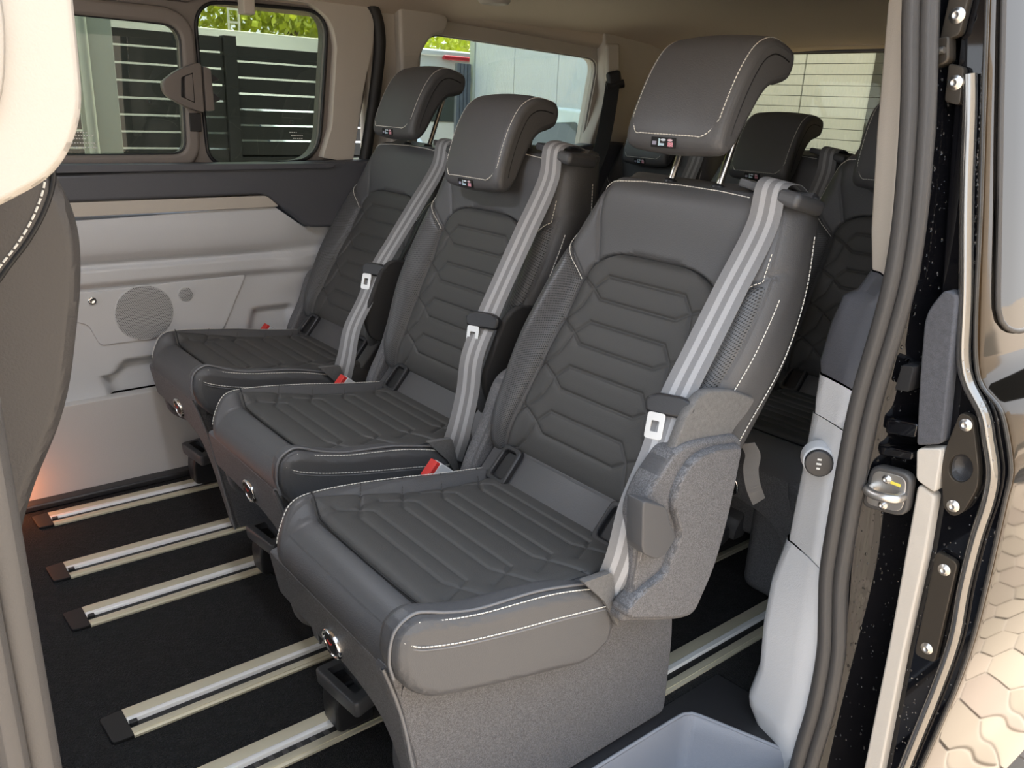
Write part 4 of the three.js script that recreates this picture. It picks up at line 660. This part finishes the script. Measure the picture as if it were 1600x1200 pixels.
{ // painted door frame of the body: rebate that steps outwards behind the seal
  const Y = []; for (let k = 0; k <= 70; k++) Y.push(lerp(-0.26, 1.36, k / 70));
  const zs = lut([[-0.26, -0.498], [0.04, -0.486], [0.2, -0.482], [0.32, -0.49], [0.42, -0.503], [0.6, -0.498], [0.82, -0.488], [1.0, -0.50], [1.15, -0.53], [1.36, -0.56]]);
  const ze = lut([[-0.26, -0.40], [0.3, -0.405], [0.6, -0.43], [0.8, -0.45], [1.15, -0.505], [1.36, -0.53]]);
  const depth = (t, y) => 1.088 + 0.055 * ss(0.0, 0.8, t) + 0.012 * Math.sin(y * 34) * ss(0.2, 0.5, t) * (1 - ss(0.7, 1, t)) * ss(0.55, 0.6, y) * (1 - ss(0.78, 0.8, y)) + 0.05 * ss(0.42, 0.10, y) * t;
  const jb = struct('wall_right', grid(16, 70, (i, j) => { const y = Y[j], t = i / 16; return [depth(t, y), y, lerp(zs(y) - 0.012, ze(y), t)]; }, false, false), mat.paintBlack, 'glossy black painted door frame behind the seal');
  const d = []; for (let k = 0; k < 420; k++) { const y = lerp(0.02, 1.1, rnd()), t = 0.12 + 0.7 * rnd(); d.push([depth(t, y) - 0.0004, y, lerp(zs(y) - 0.012, ze(y), t), 1, 0]); }
  mesh('water_beads', droplets(d, 0.0008, 0.0024), mat.water, jb, { ...stuff });
  // striker: zinc plate in a rubber frame with a bent loop
  const o = rounded([[-0.502, 0.478, 0.016], [-0.436, 0.488, 0.018], [-0.440, 0.552, 0.018], [-0.498, 0.546, 0.016]], 0.016, 6), inn = o.map(([z, y]) => [lerp(z, -0.469, 0.17), lerp(y, 0.516, 0.17)]);
  const st = mesh('striker_frame', prismX(o, 1.080, 1.098, 0.004, [inn], 3), mat.rubber, jb);
  const pl = mesh('striker_plate', prismX(inn.map(([z, y]) => [z, y]), 1.0795, 1.095, 0.002), mat.zinc, jb);
  mesh('striker_loop', tube([[1.085, 0.512, -0.494], [1.066, 0.513, -0.489], [1.060, 0.513, -0.476], [1.060, 0.515, -0.460], [1.066, 0.516, -0.449], [1.085, 0.517, -0.446]], 0.0068, 40, 10), mat.zinc, pl);
  mesh('paint_mark', box(1.0786, 1.0796, 0.529, 0.533, -0.466, -0.452, 0.0002), mat.yellow, pl);
  screw(pl, 1.079, 0.533, -0.472, 0.005); screw(pl, 1.079, 0.494, -0.470, 0.005);
  mesh('rebate_ledge', prismX(rounded([[-0.49, 0.594], [-0.448, 0.602], [-0.448, 0.622], [-0.492, 0.616]], 0.006), 1.085, 1.13, 0.006, [], 3), mat.paintBlack, jb);
  mesh('rebate_ledge', prismX(rounded([[-0.495, 0.56], [-0.448, 0.568], [-0.448, 0.580], [-0.496, 0.574]], 0.005), 1.088, 1.13, 0.005, [], 3), mat.paintBlack, jb);
  mesh('clip_block', prismX(rounded([[-0.485, 0.662], [-0.465, 0.664], [-0.465, 0.70], [-0.482, 0.698]], 0.004), 1.075, 1.12, 0.003, [], 2), mat.black, jb);
}
{ // sliding door, pushed back: black inner shell, outer skin, trim, hardware
  const t = thing('sliding_door', 'open sliding door with black inner edge and mirror-bright outer skin', 'door');
  const out = [[-0.505, 1.30], [-0.478, 1.144], [-0.438, 0.927], [-0.398, 0.715], [-0.386, 0.690], [-0.360, 0.668], [-0.345, 0.639], [-0.329, 0.590], [-0.328, 0.554], [-0.326, 0.492], [-0.324, 0.417], [-0.324, 0.339], [-0.329, 0.261], [-0.346, 0.116], [-0.362, -0.02], [-0.375, -0.2]];
  const inn = [[-0.40, -0.2], [-0.408, 0.06], [-0.414, 0.30], [-0.43, 0.53], [-0.447, 0.68], [-0.465, 0.80], [-0.50, 1.05], [-0.525, 1.30]];
  const skinIn = out.map(([z, y]) => [z - 0.006, y]);
  mesh('inner_shell', prismX([...skinIn, ...inn], 1.108, 2.30, 0.002), mat.paintBlack, t);
  // outer skin: thin curved sheet with a rolled front hem, carried rearwards
  const curve = lut(out.map(([z, y]) => [y, z]).sort((a, b) => a[0] - b[0])), ys = []; for (let k = 0; k <= 120; k++) ys.push(lerp(-0.2, 1.30, k / 120));
  const xs = [1.108, 1.1045, 1.103, 1.1045, 1.108, 1.12, 1.2, 1.4, 1.7, 2.0, 2.3], off = [-0.006, -0.005, -0.0028, -0.0008, 0.0, 0.0005, 0.003, 0.006, 0.008, 0.006, 0.0];
  mesh('outer_skin', grid(xs.length - 1, 120, (i, j) => [xs[i], ys[j], curve(ys[j]) + off[i] + (i > 5 ? 0.0 : 0)], false, false), mat.bronze, t);
  const wy = [0.745, 1.22], wz = (y) => curve(y);
  const wp = rounded([[1.150, 0.765, 0.05], [1.138, 1.0], [1.13, 1.24, 0.04], [2.2, 1.24, 0.04], [2.2, 0.745, 0.05], [1.20, 0.745, 0.05]], 0.03, 8);
  const winOff = (x) => { let i = 0; while (i < xs.length - 2 && xs[i + 1] < x) i++; return lerp(off[i], off[i + 1], clamp((x - xs[i]) / (xs[i + 1] - xs[i]))); };
  const paneX = (y) => 1.137 + (y < 0.797 ? 0.052 - Math.sqrt(Math.max(0, 0.052 ** 2 - (0.797 - y) ** 2)) : 0) + 0.012 * clamp((0.9 - y) / 0.15);
  mesh('window_pane', grid(30, 30, (i, j) => { const y = lerp(0.746, 1.24, (j / 30) ** 1.6), x = lerp(paneX(y), 2.2, (i / 30) ** 2); return [x, y, wz(y) + winOff(x) + 0.0022]; }), mat.darkGlass, t);
  mesh('window_rubber', tube(wp.map(([x, y]) => [x, y, wz(y) + winOff(x) + 0.002]), 0.004, 160, 6, true), mat.rubber, t);
  // glossy rubber bead inside the edge
  const bead = [[1.062, -0.487], [1.03, -0.480], [0.93, -0.462], [0.80, -0.436], [0.715, -0.420], [0.69, -0.409], [0.655, -0.382], [0.625, -0.370], [0.585, -0.356], [0.55, -0.353], [0.49, -0.356], [0.417, -0.356], [0.34, -0.352], [0.26, -0.357], [0.116, -0.372], [-0.05, -0.388], [-0.2, -0.40]];
  mesh('edge_bead', tube(bead.map(([y, z]) => [1.101, y, z + 0.004]), 0.0085, 160, 10), mat.beadMetal, t);
  mesh('hem', tube(out.map(([z, y]) => [1.1035, y, z - 0.0035]), 0.0030, 160, 8), mat.glossHem, t);
  // cloth and light trim on the cabin side
  mesh('upper_trim', prismX(rounded([[-0.470, 0.77, 0.03], [-0.452, 0.805, 0.01], [-0.436, 0.80], [-0.414, 0.605, 0.006], [-0.445, 0.592, 0.006], [-0.459, 0.68]], 0.008), 1.085, 1.16, 0.008, [], 3), mat.slateCloth, t);
  mesh('arm_rest_trim', prismX(rounded([[-0.444, 0.588], [-0.413, 0.599], [-0.408, 0.536], [-0.436, 0.545]], 0.006), 1.085, 1.16, 0.006, [], 3), mat.cream, t);
  mesh('lower_trim', prismX(rounded([[-0.434, 0.540, 0.01], [-0.409, 0.530, 0.006], [-0.404, 0.44], [-0.403, 0.28], [-0.396, 0.06], [-0.39, -0.2], [-0.42, -0.2], [-0.421, 0.06], [-0.425, 0.29]], 0.006), 1.088, 1.16, 0.006, [], 3), mat.cream, t);
  // latch plate with its socket, catch plate, top brackets and pin
  const lp = rounded([[-0.404, 0.652, 0.018], [-0.388, 0.650, 0.016], [-0.366, 0.585, 0.01], [-0.362, 0.560, 0.01], [-0.372, 0.520, 0.012], [-0.384, 0.508, 0.014], [-0.398, 0.516, 0.012], [-0.412, 0.572, 0.012], [-0.412, 0.60, 0.012]], 0.01, 6), sock = []; for (let k = 0; k < 24; k++) { const a = k / 24 * 2 * Math.PI; sock.push([-0.388 + 0.0145 * Math.cos(a), 0.578 + 0.019 * Math.sin(a)]); }
  const L = mesh('latch_plate', prismX(lp, 1.094, 1.108, 0.002, [sock], 2), mat.bracket, t);
  mesh('socket', boxUV(at(lathe([[0.0195, -0.001], [0.0165, -0.003], [0.013, -0.010], [0, -0.0115]], 24), 1.0965, 0.578, -0.388, 0, 0, Math.PI / 2)), mat.darkPlastic, L);
  screw(L, 1.094, 0.637, -0.394, 0.0065); screw(L, 1.094, 0.524, -0.386, 0.0065);
  const C = mesh('catch_plate', prismX(rounded([[-0.395, 0.452], [-0.364, 0.448], [-0.362, 0.288], [-0.392, 0.285]], 0.009, 4), 1.096, 1.107, 0.003, [], 2), mat.bracket, t);
  screw(C, 1.096, 0.430, -0.379, 0.0065); screw(C, 1.096, 0.305, -0.377, 0.0065);
  const K = mesh('top_bracket', prismX(rounded([[-0.522, 1.16], [-0.498, 1.155], [-0.500, 1.106], [-0.524, 1.098]], 0.006), 1.092, 1.107, 0.003, [], 2), mat.bracket, t); screw(K, 1.092, 1.128, -0.508, 0.0075);
  const K2 = mesh('pin_bracket', prismX(rounded([[-0.508, 1.075], [-0.488, 1.070], [-0.484, 1.026], [-0.504, 1.03]], 0.005), 1.094, 1.107, 0.003, [], 2), mat.bracket, t); screw(K2, 1.094, 1.052, -0.495, 0.007);
  const P = mesh('guide_block', prismX(rounded([[-0.532, 1.100], [-0.510, 1.106], [-0.504, 1.076], [-0.526, 1.066]], 0.006), 1.085, 1.107, 0.005, [], 3), mat.bracket, t);
  mesh('guide_pin', boxUV(at(cyl(0.0042, 0.0062, 0.04, 14), 1.082, 1.085, -0.530, Math.PI / 2 - 0.2, 0, 0)), mat.steel, P);
  const B = mesh('lower_bolt', boxUV(at(lathe([[0, 0.008], [0.012, 0.008], [0.016, 0.003], [0.022, 0.002], [0.022, -0.004]], 20), 1.10, 0.02, -0.386, 0, 0, Math.PI / 2)), mat.bracket, t);
  const d = []; for (let k = 0; k < 380; k++) { const y = lerp(0.0, 1.1, rnd()), zo = curve(y) - 0.008, zi = lut([[-0.2, -0.39], [0.3, -0.40], [0.6, -0.41], [1.2, -0.49]])(y); d.push([1.1075, y, lerp(zi, zo, rnd()), 1, 0]); }
  for (let k = 0; k < 120; k++) { const y = lerp(0.0, 0.7, rnd()), q = bead[Math.floor(rnd() * 10) + 4]; d.push([1.094, q[0] + 0.02 * rnd(), q[1] + 0.006 * rnd(), 1, 0]); }
  mesh('water_beads', droplets(d, 0.0007, 0.0020), mat.water, t, { ...stuff });
}
{ // front pillar of the door opening, close to the camera
  const up = struct('trim_10', prism(rounded([[-0.12, 1.36], [0.124, 1.36], [0.122, 1.03, 0.05], [0.121, 0.985, 0.03], [0.105, 0.953, 0.02], [0.074, 0.936, 0.03], [0.0, 0.905], [-0.12, 0.88]], 0.01, 7), -0.585, -0.53, 0.016, [], 5), mat.cream, 'cream upper trim of the front door pillar');
  mesh('belt_slot', prism(rounded([[-0.02, 0.975], [0.060, 0.985], [0.072, 1.015], [0.066, 1.06], [-0.02, 1.07]], 0.02), -0.545, -0.527, 0.004, [], 2), mat.darkPlastic, up);
  mesh('slot_rim', tube([[-0.02, 0.966, -0.529], [0.064, 0.977, -0.529], [0.080, 1.012, -0.529], [0.074, 1.065, -0.529], [-0.02, 1.08, -0.529]], 0.005, 40, 8), mat.cream, up);
  const lo = struct('trim_11', tube([[0.046, 0.92, -0.520], [0.046, 0.6, -0.506], [0.048, 0.3, -0.50], [0.052, 0.05, -0.50], [0.055, -0.2, -0.50]], 0.011, 60, 12), mat.sealTan, 'tan-grey ribbed seal down the front door pillar');
  mesh('outer_rib', tube([[0.031, 0.92, -0.513], [0.032, 0.6, -0.498], [0.033, 0.3, -0.492], [0.036, 0.05, -0.492], [0.039, -0.2, -0.492]], 0.008, 60, 12), mat.sealTan, lo);
  struct('wall_right_pillar', box(-0.12, 0.034, -0.3, 0.93, -0.56, -0.500, 0.008, 2), mat.paintBlack, 'black painted front door post');
}
{ // front passenger seat, seen from behind
  const t = thing('front_seat', 'leather front seat at the left edge seen from behind', 'seat');
  const side = rounded([[0.0, 0.22], [0.03, 0.40], [0.055, 0.58], [0.088, 0.685, 0.04], [0.124, 0.752, 0.06], [0.146, 0.855, 0.07], [0.149, 0.905, 0.05], [0.130, 0.955, 0.05], [0.09, 1.03, 0.04], [0.03, 1.06, 0.03], [-0.06, 1.0, 0.05], [-0.09, 0.8], [-0.12, 0.5], [-0.13, 0.22]], 0.02, 6);
  mesh('backrest', prism(side, -1.14, -0.70, 0.022, [], 6), mat.shell, t);
  const r = [[0.128, 0.958], [0.127, 0.934], [0.118, 0.911], [0.104, 0.889], [0.089, 0.871], [0.06, 0.83], [0.01, 0.70], [-0.03, 0.5]];
  mesh('stitching', stitches(r.map(([x, y]) => [x, y, -0.6995])), mat.thread, t, { ...stuff });
  mesh('seam', tube(r.map(([x, y]) => [x + 0.006, y, -0.7005]), 0.002, 60, 6), mat.black, t);
  mesh('rear_seam', tube([[0.118, 0.96, -0.715], [0.138, 0.90, -0.712], [0.135, 0.845, -0.712], [0.112, 0.75, -0.712], [0.088, 0.70, -0.712]], 0.002, 60, 6), mat.black, t);
  const pk = mesh('cloth_apron', prism(rounded([[0.062, 0.58], [0.094, 0.688], [0.055, 0.69], [0.0, 0.57], [-0.03, 0.24], [0.012, 0.24]], 0.012), -1.10, -0.735, 0.012, [], 3), mat.apron, t);
  mesh('apron_hem', tube([[0.090, 0.692, -0.74], [0.094, 0.694, -0.80], [0.094, 0.694, -1.06]], 0.003, 30, 6), mat.black, pk);
  mesh('seat_cushion', box(-0.55, 0.0, 0.28, 0.42, -1.13, -0.72, 0.05, 4), mat.shell, t);
  mesh('seat_box', box(-0.5, 0.02, 0.001, 0.29, -1.08, -0.76, 0.02, 2), mat.darkPlastic, t);
}
{ // lamps and fittings
  const d = thing('ceiling_light', 'round ceiling light in the headliner above the far seats', 'light', [1.53, 1.277, -1.99]);
  mesh('bezel', lathe([[0.018, -0.004], [0.030, -0.010], [0.040, -0.008], [0.046, 0.0], [0.046, 0.006]], 32), mat.cream, d);
  mesh('lens', lathe([[0, -0.005], [0.018, -0.0045], [0.022, 0.0]], 24), mat.print, d);
  // roof lamp out of view over the cabin, placed to brighten the far side
  const rl = thing('unseen_roof_lamp', 'unseen oblong lamp in the headliner, placed to light the far side', 'lamp', [0.45, 1.292, -1.42]);
  mesh('bezel', prismY(rounded([[-0.05, -0.09], [0.05, -0.09], [0.05, 0.09], [-0.05, 0.09]], 0.02), -0.006, 0.02, 0.005, [rounded([[-0.036, -0.076], [0.036, -0.076], [0.036, 0.076], [-0.036, 0.076]], 0.012)], 3), mat.cream, rl);
  mesh('lens', box(-0.036, 0.036, -0.002, 0.006, -0.076, 0.076, 0.002), M([0.9, 0.9, 0.88], 0.5, { emissive: new THREE.Color(1, 0.96, 0.9), emissiveIntensity: 3 }), rl);
  const ra = new THREE.RectAreaLight(0xf1f5ff, 78, 0.072, 0.152); ra.position.set(0, -0.008, 0); ra.rotation.x = -Math.PI / 2; ra.rotation.z = 0; rl.add(ra);
  const f = thing('footwell_lamp', 'small warm footwell lamp low beside the front seat', 'lamp', [0.20, 0.06, -2.155]);
  mesh('housing', box(-0.03, 0.03, -0.012, 0.012, -0.02, 0.0, 0.004, 2), mat.cream, f);
  mesh('lens', box(-0.022, 0.022, -0.008, 0.008, -0.001, 0.004, 0.002, 2), M([1, 0.55, 0.2], 0.5, { emissive: new THREE.Color(1, 0.42, 0.12), emissiveIntensity: 2 }), f);
  const p = new THREE.PointLight(0xff8a3c, 0.028, 0, 2); p.position.set(0.02, 0.0, 0.035); p.castShadow = true; p.shadow.radius = 1; f.add(p);
  // rear shoulder belt hanging from its slot in the rear pillar
  const b = thing('seat_belt', 'black shoulder belt hanging from the cream rear pillar', 'seat belt');
  mesh('webbing', ribbon([[2.168, 1.100, -2.135], [2.15, 1.06, -2.12], [2.11, 0.98, -2.09], [2.05, 0.88, -2.05], [1.985, 0.80, -2.02]], [[0.5, 0, 0.9], [0.6, 0, 0.8], [0.6, 0, 0.8], [0.6, 0, 0.8]], 0.05, 0.002, 40), mat.black, b);
  mesh('upper_guide', at(merge([rbox(0.05, 0.05, 0.03, 0.012, 3), at(cyl(0.014, 0.014, 0.06, 16), 0, -0.022, 0.004, 0, 0, Math.PI / 2)]), 2.172, 1.108, -2.135, 0, -0.6, 0.25), mat.black, b);
  mesh('slot_cover', at(rbox(0.055, 0.12, 0.02, 0.012, 3), 2.175, 1.16, -2.152, 0, -0.2, 0.1), mat.cream, b);
}
{ // loose cloth pull strap behind the nearest seat
  const s = thing('pull_strap', 'short grey cloth strap hanging behind the nearest hinge cover', 'strap');
  mesh('webbing', ribbon([[1.062, 0.515, -0.688], [1.072, 0.495, -0.682], [1.075, 0.47, -0.684], [1.082, 0.44, -0.68], [1.10, 0.408, -0.676]], [[0.4, 0, 1], [0.6, 0.2, 1], [0.8, 0.2, 0.8], [1, 0.2, 0.4]], 0.024, 0.002, 30), mat.shroud, s);
}
// ================================================================ outside
Object.assign(mat, {
  sand: M([0.66, 0.57, 0.46], 0.9), cobble: M([0.30, 0.248, 0.192], 0.9), joint: M([0.46, 0.40, 0.33], 1), asphalt: M([0.34, 0.32, 0.28], 1),
  slat: M([0.022, 0.022, 0.021], 0.7), wallPale: M([0.78, 0.76, 0.66], 0.9), column: M([0.44, 0.47, 0.40], 0.6),
  leaf: M([0.56, 0.62, 0.07], 0.8, { transmission: 0.45, thickness: 0 }), bark: M([0.12, 0.09, 0.06], 0.95),
  panel: M([0.58, 0.60, 0.585], 0.55, { bumpMap: tex(64, (x) => 0.5 + 0.5 * Math.sin(x / 64 * Math.PI * 8), 0.12), bumpScale: 0.002 }), panelGap: M([0.12, 0.13, 0.12], 0.8), darkWall: M([0.06, 0.06, 0.055], 0.7), darkWall2: M([0.035, 0.034, 0.03], 0.7),
  carWhite: M([0.72, 0.76, 0.80], 0.2, { clearcoat: 1, clearcoatRoughness: 0.05 }), carGlass: M([0.06, 0.075, 0.075], 0.04), gate: M([0.10, 0.11, 0.13], 0.6), tailRed: M([0.5, 0.03, 0.05], 0.25), silver: M([0.48, 0.56, 0.53], 0.25, { clearcoat: 1, clearcoatRoughness: 0.05 }),
});
const GY = -0.56;
struct('floor_outside', box(-30, 40, GY - 0.1, GY - 0.004, -40, 30, 0), mat.joint, 'paved yard around the van');
{ // hexagonal paving, far too many stones to count
  const R = 0.115, hex = new THREE.CylinderGeometry(R * 0.95, R * 0.97, 0.05, 6), list = [], W = R * Math.sqrt(3);
  for (let i = -26; i < 62; i++) for (let j = -20; j < 40; j++) { const x = i * W + (j & 1 ? W / 2 : 0), z = j * R * 1.5; list.push([x, z]); }
  const m = new THREE.InstancedMesh(hex, mat.cobble, list.length), M4 = new THREE.Matrix4(), c = new THREE.Color();
  list.forEach(([x, z], i) => { m.setMatrixAt(i, M4.makeRotationFromEuler(new THREE.Euler((rnd() - 0.5) * 0.03, 0, (rnd() - 0.5) * 0.03)).setPosition(x, GY - 0.025 + 0.004 * rnd(), z)); const k = 0.85 + 0.3 * rnd(); m.setColorAt(i, c.setRGB(k, k * (0.97 + 0.05 * rnd()), k)); });
  m.name = 'hexagonal_paving'; m.receiveShadow = true; m.castShadow = true; m.userData = { label: 'beige hexagonal paving stones beside the open door', category: 'paving', kind: 'stuff' }; scene.add(m);
}
{ // slatted fence along the far side
  const posts = [-1.9, 0.12, 2.13, 3.35];
  for (let k = 0; k < 3; k++) {
    const f = thing('slat_fence', ['dark fence bay left of the green column', 'dark slatted fence bay behind the sliding window', 'dark slatted fence bay behind the fixed window'][k], 'fence', [0, 0, 0], 0, 'fence bays');
    const top = k === 1 ? 1.335 : k === 0 ? 1.345 : 1.29, n = 19, pitch = 0.0975;
    for (let i = 0; i < n; i++) { const y1 = top - i * pitch; if (y1 < GY + 0.1) break; mesh('slat', box(posts[k] + 0.05, posts[k + 1] - 0.04, y1 - pitch + 0.0125, y1, -5.53, -5.50, 0.002), mat.slat, f); }
    mesh('post', box(posts[k + 1] - 0.035, posts[k + 1] + 0.045, GY, top + 0.01, -5.56, -5.48, 0.004), mat.slat, f);
    // bracing bars behind the slats darken the lower gaps
    for (const y of [0.62, 0.2]) mesh('rear_rail', box(posts[k] + 0.05, posts[k + 1] - 0.04, y - 0.02, y + 0.02, -5.58, -5.535, 0.004), mat.slat, f);
    if (k === 0) mesh('post', box(posts[0] - 0.035, posts[0] + 0.045, GY, top + 0.01, -5.56, -5.48, 0.004), mat.slat, f);
  }
}
{ const c = thing('steel_column', 'pale green steel column in front of the fence', 'column', [0.885, GY, -3.6], 0);
  mesh('flange', box(-0.066, 0.045, 0, 3.2, 0.05, 0.06, 0.002), mat.column, c); mesh('web', box(-0.012, -0.003, 0, 3.2, -0.06, 0.055, 0.001), mat.column, c); mesh('flange', box(-0.066, 0.045, 0, 3.2, -0.07, -0.06, 0.002), mat.column, c);
  mesh('edge_pipe', boxUV(at(cyl(0.018, 0.018, 3.2, 14), -0.062, 1.6, 0.075)), mat.column, c); }
mesh('garden_wall', box(-8, 5.2, GY, 1.62, -9.2, -9.0, 0.01), mat.wallPale).userData = { label: 'long pale wall seen above the slatted fence', category: 'wall' };
{ // trees beyond
  const leafG = new THREE.PlaneGeometry(0.10, 0.07, 2, 1); { const p = leafG.attributes.position; for (let i = 0; i < p.count; i++) p.setZ(i, Math.abs(p.getX(i)) * 0.35); leafG.computeVertexNormals(); }
  const spots = [[-2.6, -12.5, 2.2], [0.9, -12, 2.1], [3.2, -12.8, 2.4], [5.6, -12, 2.2], [8.4, -13.5, 2.5], [11.5, -15.5, 2.8], [15, -17, 2.8]];
  const names = ['at the far left', 'behind the green column', 'above the post between the two windows', 'behind the lattice mast', 'right of the lattice mast', 'behind the white van', 'at the corner of the panelled building'];
  spots.forEach(([x, z, r], k) => {
    const t = thing('leafy_tree', 'sunlit yellow-green tree ' + names[k], 'tree', [x, GY, z], 0, 'trees beyond the fence');
    mesh('trunk', tube([[0, 0, 0], [0.05, 1.2, 0.03], [-0.03, 2.6, 0]], 0.12, 12, 8), mat.bark, t);
    const n = 7800, m = new THREE.InstancedMesh(leafG, mat.leaf, n), M4 = new THREE.Matrix4(), c = new THREE.Color(), clumps = [];
    for (let i = 0; i < 26; i++) { const a = rnd() * 6.283, e = Math.acos(2 * rnd() - 1), q = r * Math.cbrt(rnd()); clumps.push([q * Math.sin(e) * Math.cos(a), 3.4 + q * 0.8 * Math.cos(e), q * Math.sin(e) * Math.sin(a), 0.5 + 0.4 * rnd(), 0.75 + 0.5 * rnd()]); }
    for (let i = 0; i < n; i++) { const cl = clumps[i % 26], a = rnd() * 6.283, e = Math.acos(2 * rnd() - 1), q = cl[3] * Math.cbrt(rnd()); m.setMatrixAt(i, M4.makeRotationFromEuler(new THREE.Euler(rnd() * 6, rnd() * 6, rnd() * 6)).setPosition(cl[0] + q * Math.sin(e) * Math.cos(a), cl[1] + q * Math.cos(e), cl[2] + q * Math.sin(e) * Math.sin(a))); const b = cl[4] * (0.8 + 0.4 * rnd()); m.setColorAt(i, c.setRGB(b, b, b * (0.5 + rnd()))); }
    m.name = 'foliage'; m.userData = { kind: 'stuff' }; m.castShadow = m.receiveShadow = true; t.add(m);
  });
  const ms = thing('lattice_mast', 'thin white lattice mast above the fixed window', 'mast', [3.95, GY, -10]);
  for (const x of [-0.06, 0.06]) mesh('rail', boxUV(at(cyl(0.014, 0.014, 5, 6), x, 2.5, 0)), mat.wallPale, ms);
  for (let k = 0; k < 10; k++) mesh('rung', box(-0.06, 0.06, 1.9 + k * 0.14, 1.925 + k * 0.14, -0.01, 0.01, 0), mat.wallPale, ms);
}
{ // panelled building behind the van
  const b = thing('panelled_building', 'pale industrial building clad in tall ribbed panels', 'building'); let z = -8.76;
  mesh('core', box(6.53, 12, GY, 5.5, -8.74, -3.57, 0), mat.panelGap, b); mesh('corner_strip', box(6.46, 6.53, GY, 5.5, -8.86, -8.765, 0.004), mat.column, b);
  for (let k = 0; k < 7; k++) { const z1 = Math.min(z + 0.765, -3.555); if (z1 - z < 0.05) break; mesh('wall_panel', box(6.48, 6.55, GY, 5.5, z, z1 - 0.008, 0.003), mat.panel, b); z += 0.765; }
  const d = thing('dark_annex', 'dark grey annex beside the panelled building', 'building');
  mesh('wall', box(6.5, 12, GY, 4.5, -3.40, 1.5, 0.005), mat.darkWall2, d); mesh('corner_post', box(6.44, 6.6, GY, 4.5, -3.553, -3.405, 0.004), mat.darkWall, d);
}
{ // ribbed gate and parked vehicles seen through the quarter window
  const g = thing('ribbed_gate', 'dark grey gate of upright ribs beside the panelled building', 'gate'); for (let k = 0; k < 4; k++) mesh('rib', box(6.22 + k * 0.055, 6.265 + k * 0.055, GY, 1.475, -8.83, -8.78, 0.004), mat.gate, g);
  mesh('cross_bar', box(6.2, 6.44, 1.25, 1.30, -8.87, -8.83, 0.004), mat.gate, g);
  const v = thing('white_van', 'white van with a red high brake light behind the far seat', 'van');
  const prof = rounded([[-0.9, 0.35], [0.9, 0.35], [0.93, 1.2], [0.84, 2.1, 0.12], [0.7, 2.24, 0.1], [-0.7, 2.24, 0.1], [-0.84, 2.1, 0.12], [-0.93, 1.2]], 0.06);
  mesh('body', at(prism(prof, -2.4, 2.4, 0.06, [], 3), 6.9, GY, -12.4), mat.carWhite, v); mesh('rear_window', box(6.3, 7.5, 0.75, 1.42, -10.03, -9.985, 0.02), mat.carGlass, v);
  mesh('roof_spoiler', box(6.25, 7.55, 1.60, 1.69, -10.12, -9.92, 0.03, 3), mat.carWhite, v); mesh('brake_light', box(6.8, 7.32, 1.565, 1.625, -9.97, -9.90, 0.02, 3), mat.tailRed, v);
  for (const x of [6.05, 7.75]) mesh('wheel', boxUV(at(cyl(0.33, 0.33, 0.2, 24), x, GY + 0.33, -11, 0, 0, Math.PI / 2)), mat.black, v);
  const car = (label, x, z, turn, paint) => {
    const c = thing('parked_car', label, 'car', [x, GY, z], turn, 'parked cars');
    mesh('body', prism(spline([[-2.1, 0.35], [-2.15, 0.7], [-1.9, 0.92], [-1.1, 1.02], [0.9, 1.06], [1.9, 1.0], [2.1, 0.7], [2.05, 0.35], [0, 0.25]], 60), -0.85, 0.85, 0.12, [], 5), paint, c);
    mesh('roof', prism(spline([[-1.25, 1.0], [-0.55, 1.46], [0.1, 1.56], [1.0, 1.52], [1.75, 1.05], [0.2, 0.98]], 50), -0.70, 0.70, 0.16, [], 5), paint, c);
    for (const s of [-1, 1]) { mesh('side_window', prism(rounded([[-0.95, 1.06], [-0.45, 1.40], [0.1, 1.47], [0.1, 1.06]], 0.05), s > 0 ? 0.66 : -0.715, s > 0 ? 0.715 : -0.66, 0.01), mat.carGlass, c); mesh('side_window', prism(rounded([[0.18, 1.06], [0.18, 1.47], [0.95, 1.42], [1.4, 1.08]], 0.05), s > 0 ? 0.66 : -0.715, s > 0 ? 0.715 : -0.66, 0.01), mat.carGlass, c); }
    for (const a of [-1.3, 1.3]) for (const s of [-1, 1]) mesh('wheel', boxUV(at(cyl(0.33, 0.33, 0.2, 24), a, 0.33, s * 0.78, Math.PI / 2, 0, 0)), mat.black, c);
    return c;
  };
  car('pale blue-white car seen between the far headrest and its post', 3.72, -7.75, 1.5708, mat.carWhite);
  car('pale green-silver car behind the middle headrest', 5.50, -4.9, 1.5708, mat.silver);
}
{ // sand-coloured house out of view, placed to give the open door its tan reflection
  const h = thing('unseen_sand_house', 'unseen sand-coloured house across the yard, placed to be mirrored in the door', 'building');
  mesh('facade', box(-12, 18, GY, 5.0, 7.6, 8.0, 0.01), mat.sand, h); mesh('plinth', box(-12, 18, GY, -0.1, 7.53, 7.6, 0.01), mat.asphalt, h);
}
renderer.render(scene, camera);
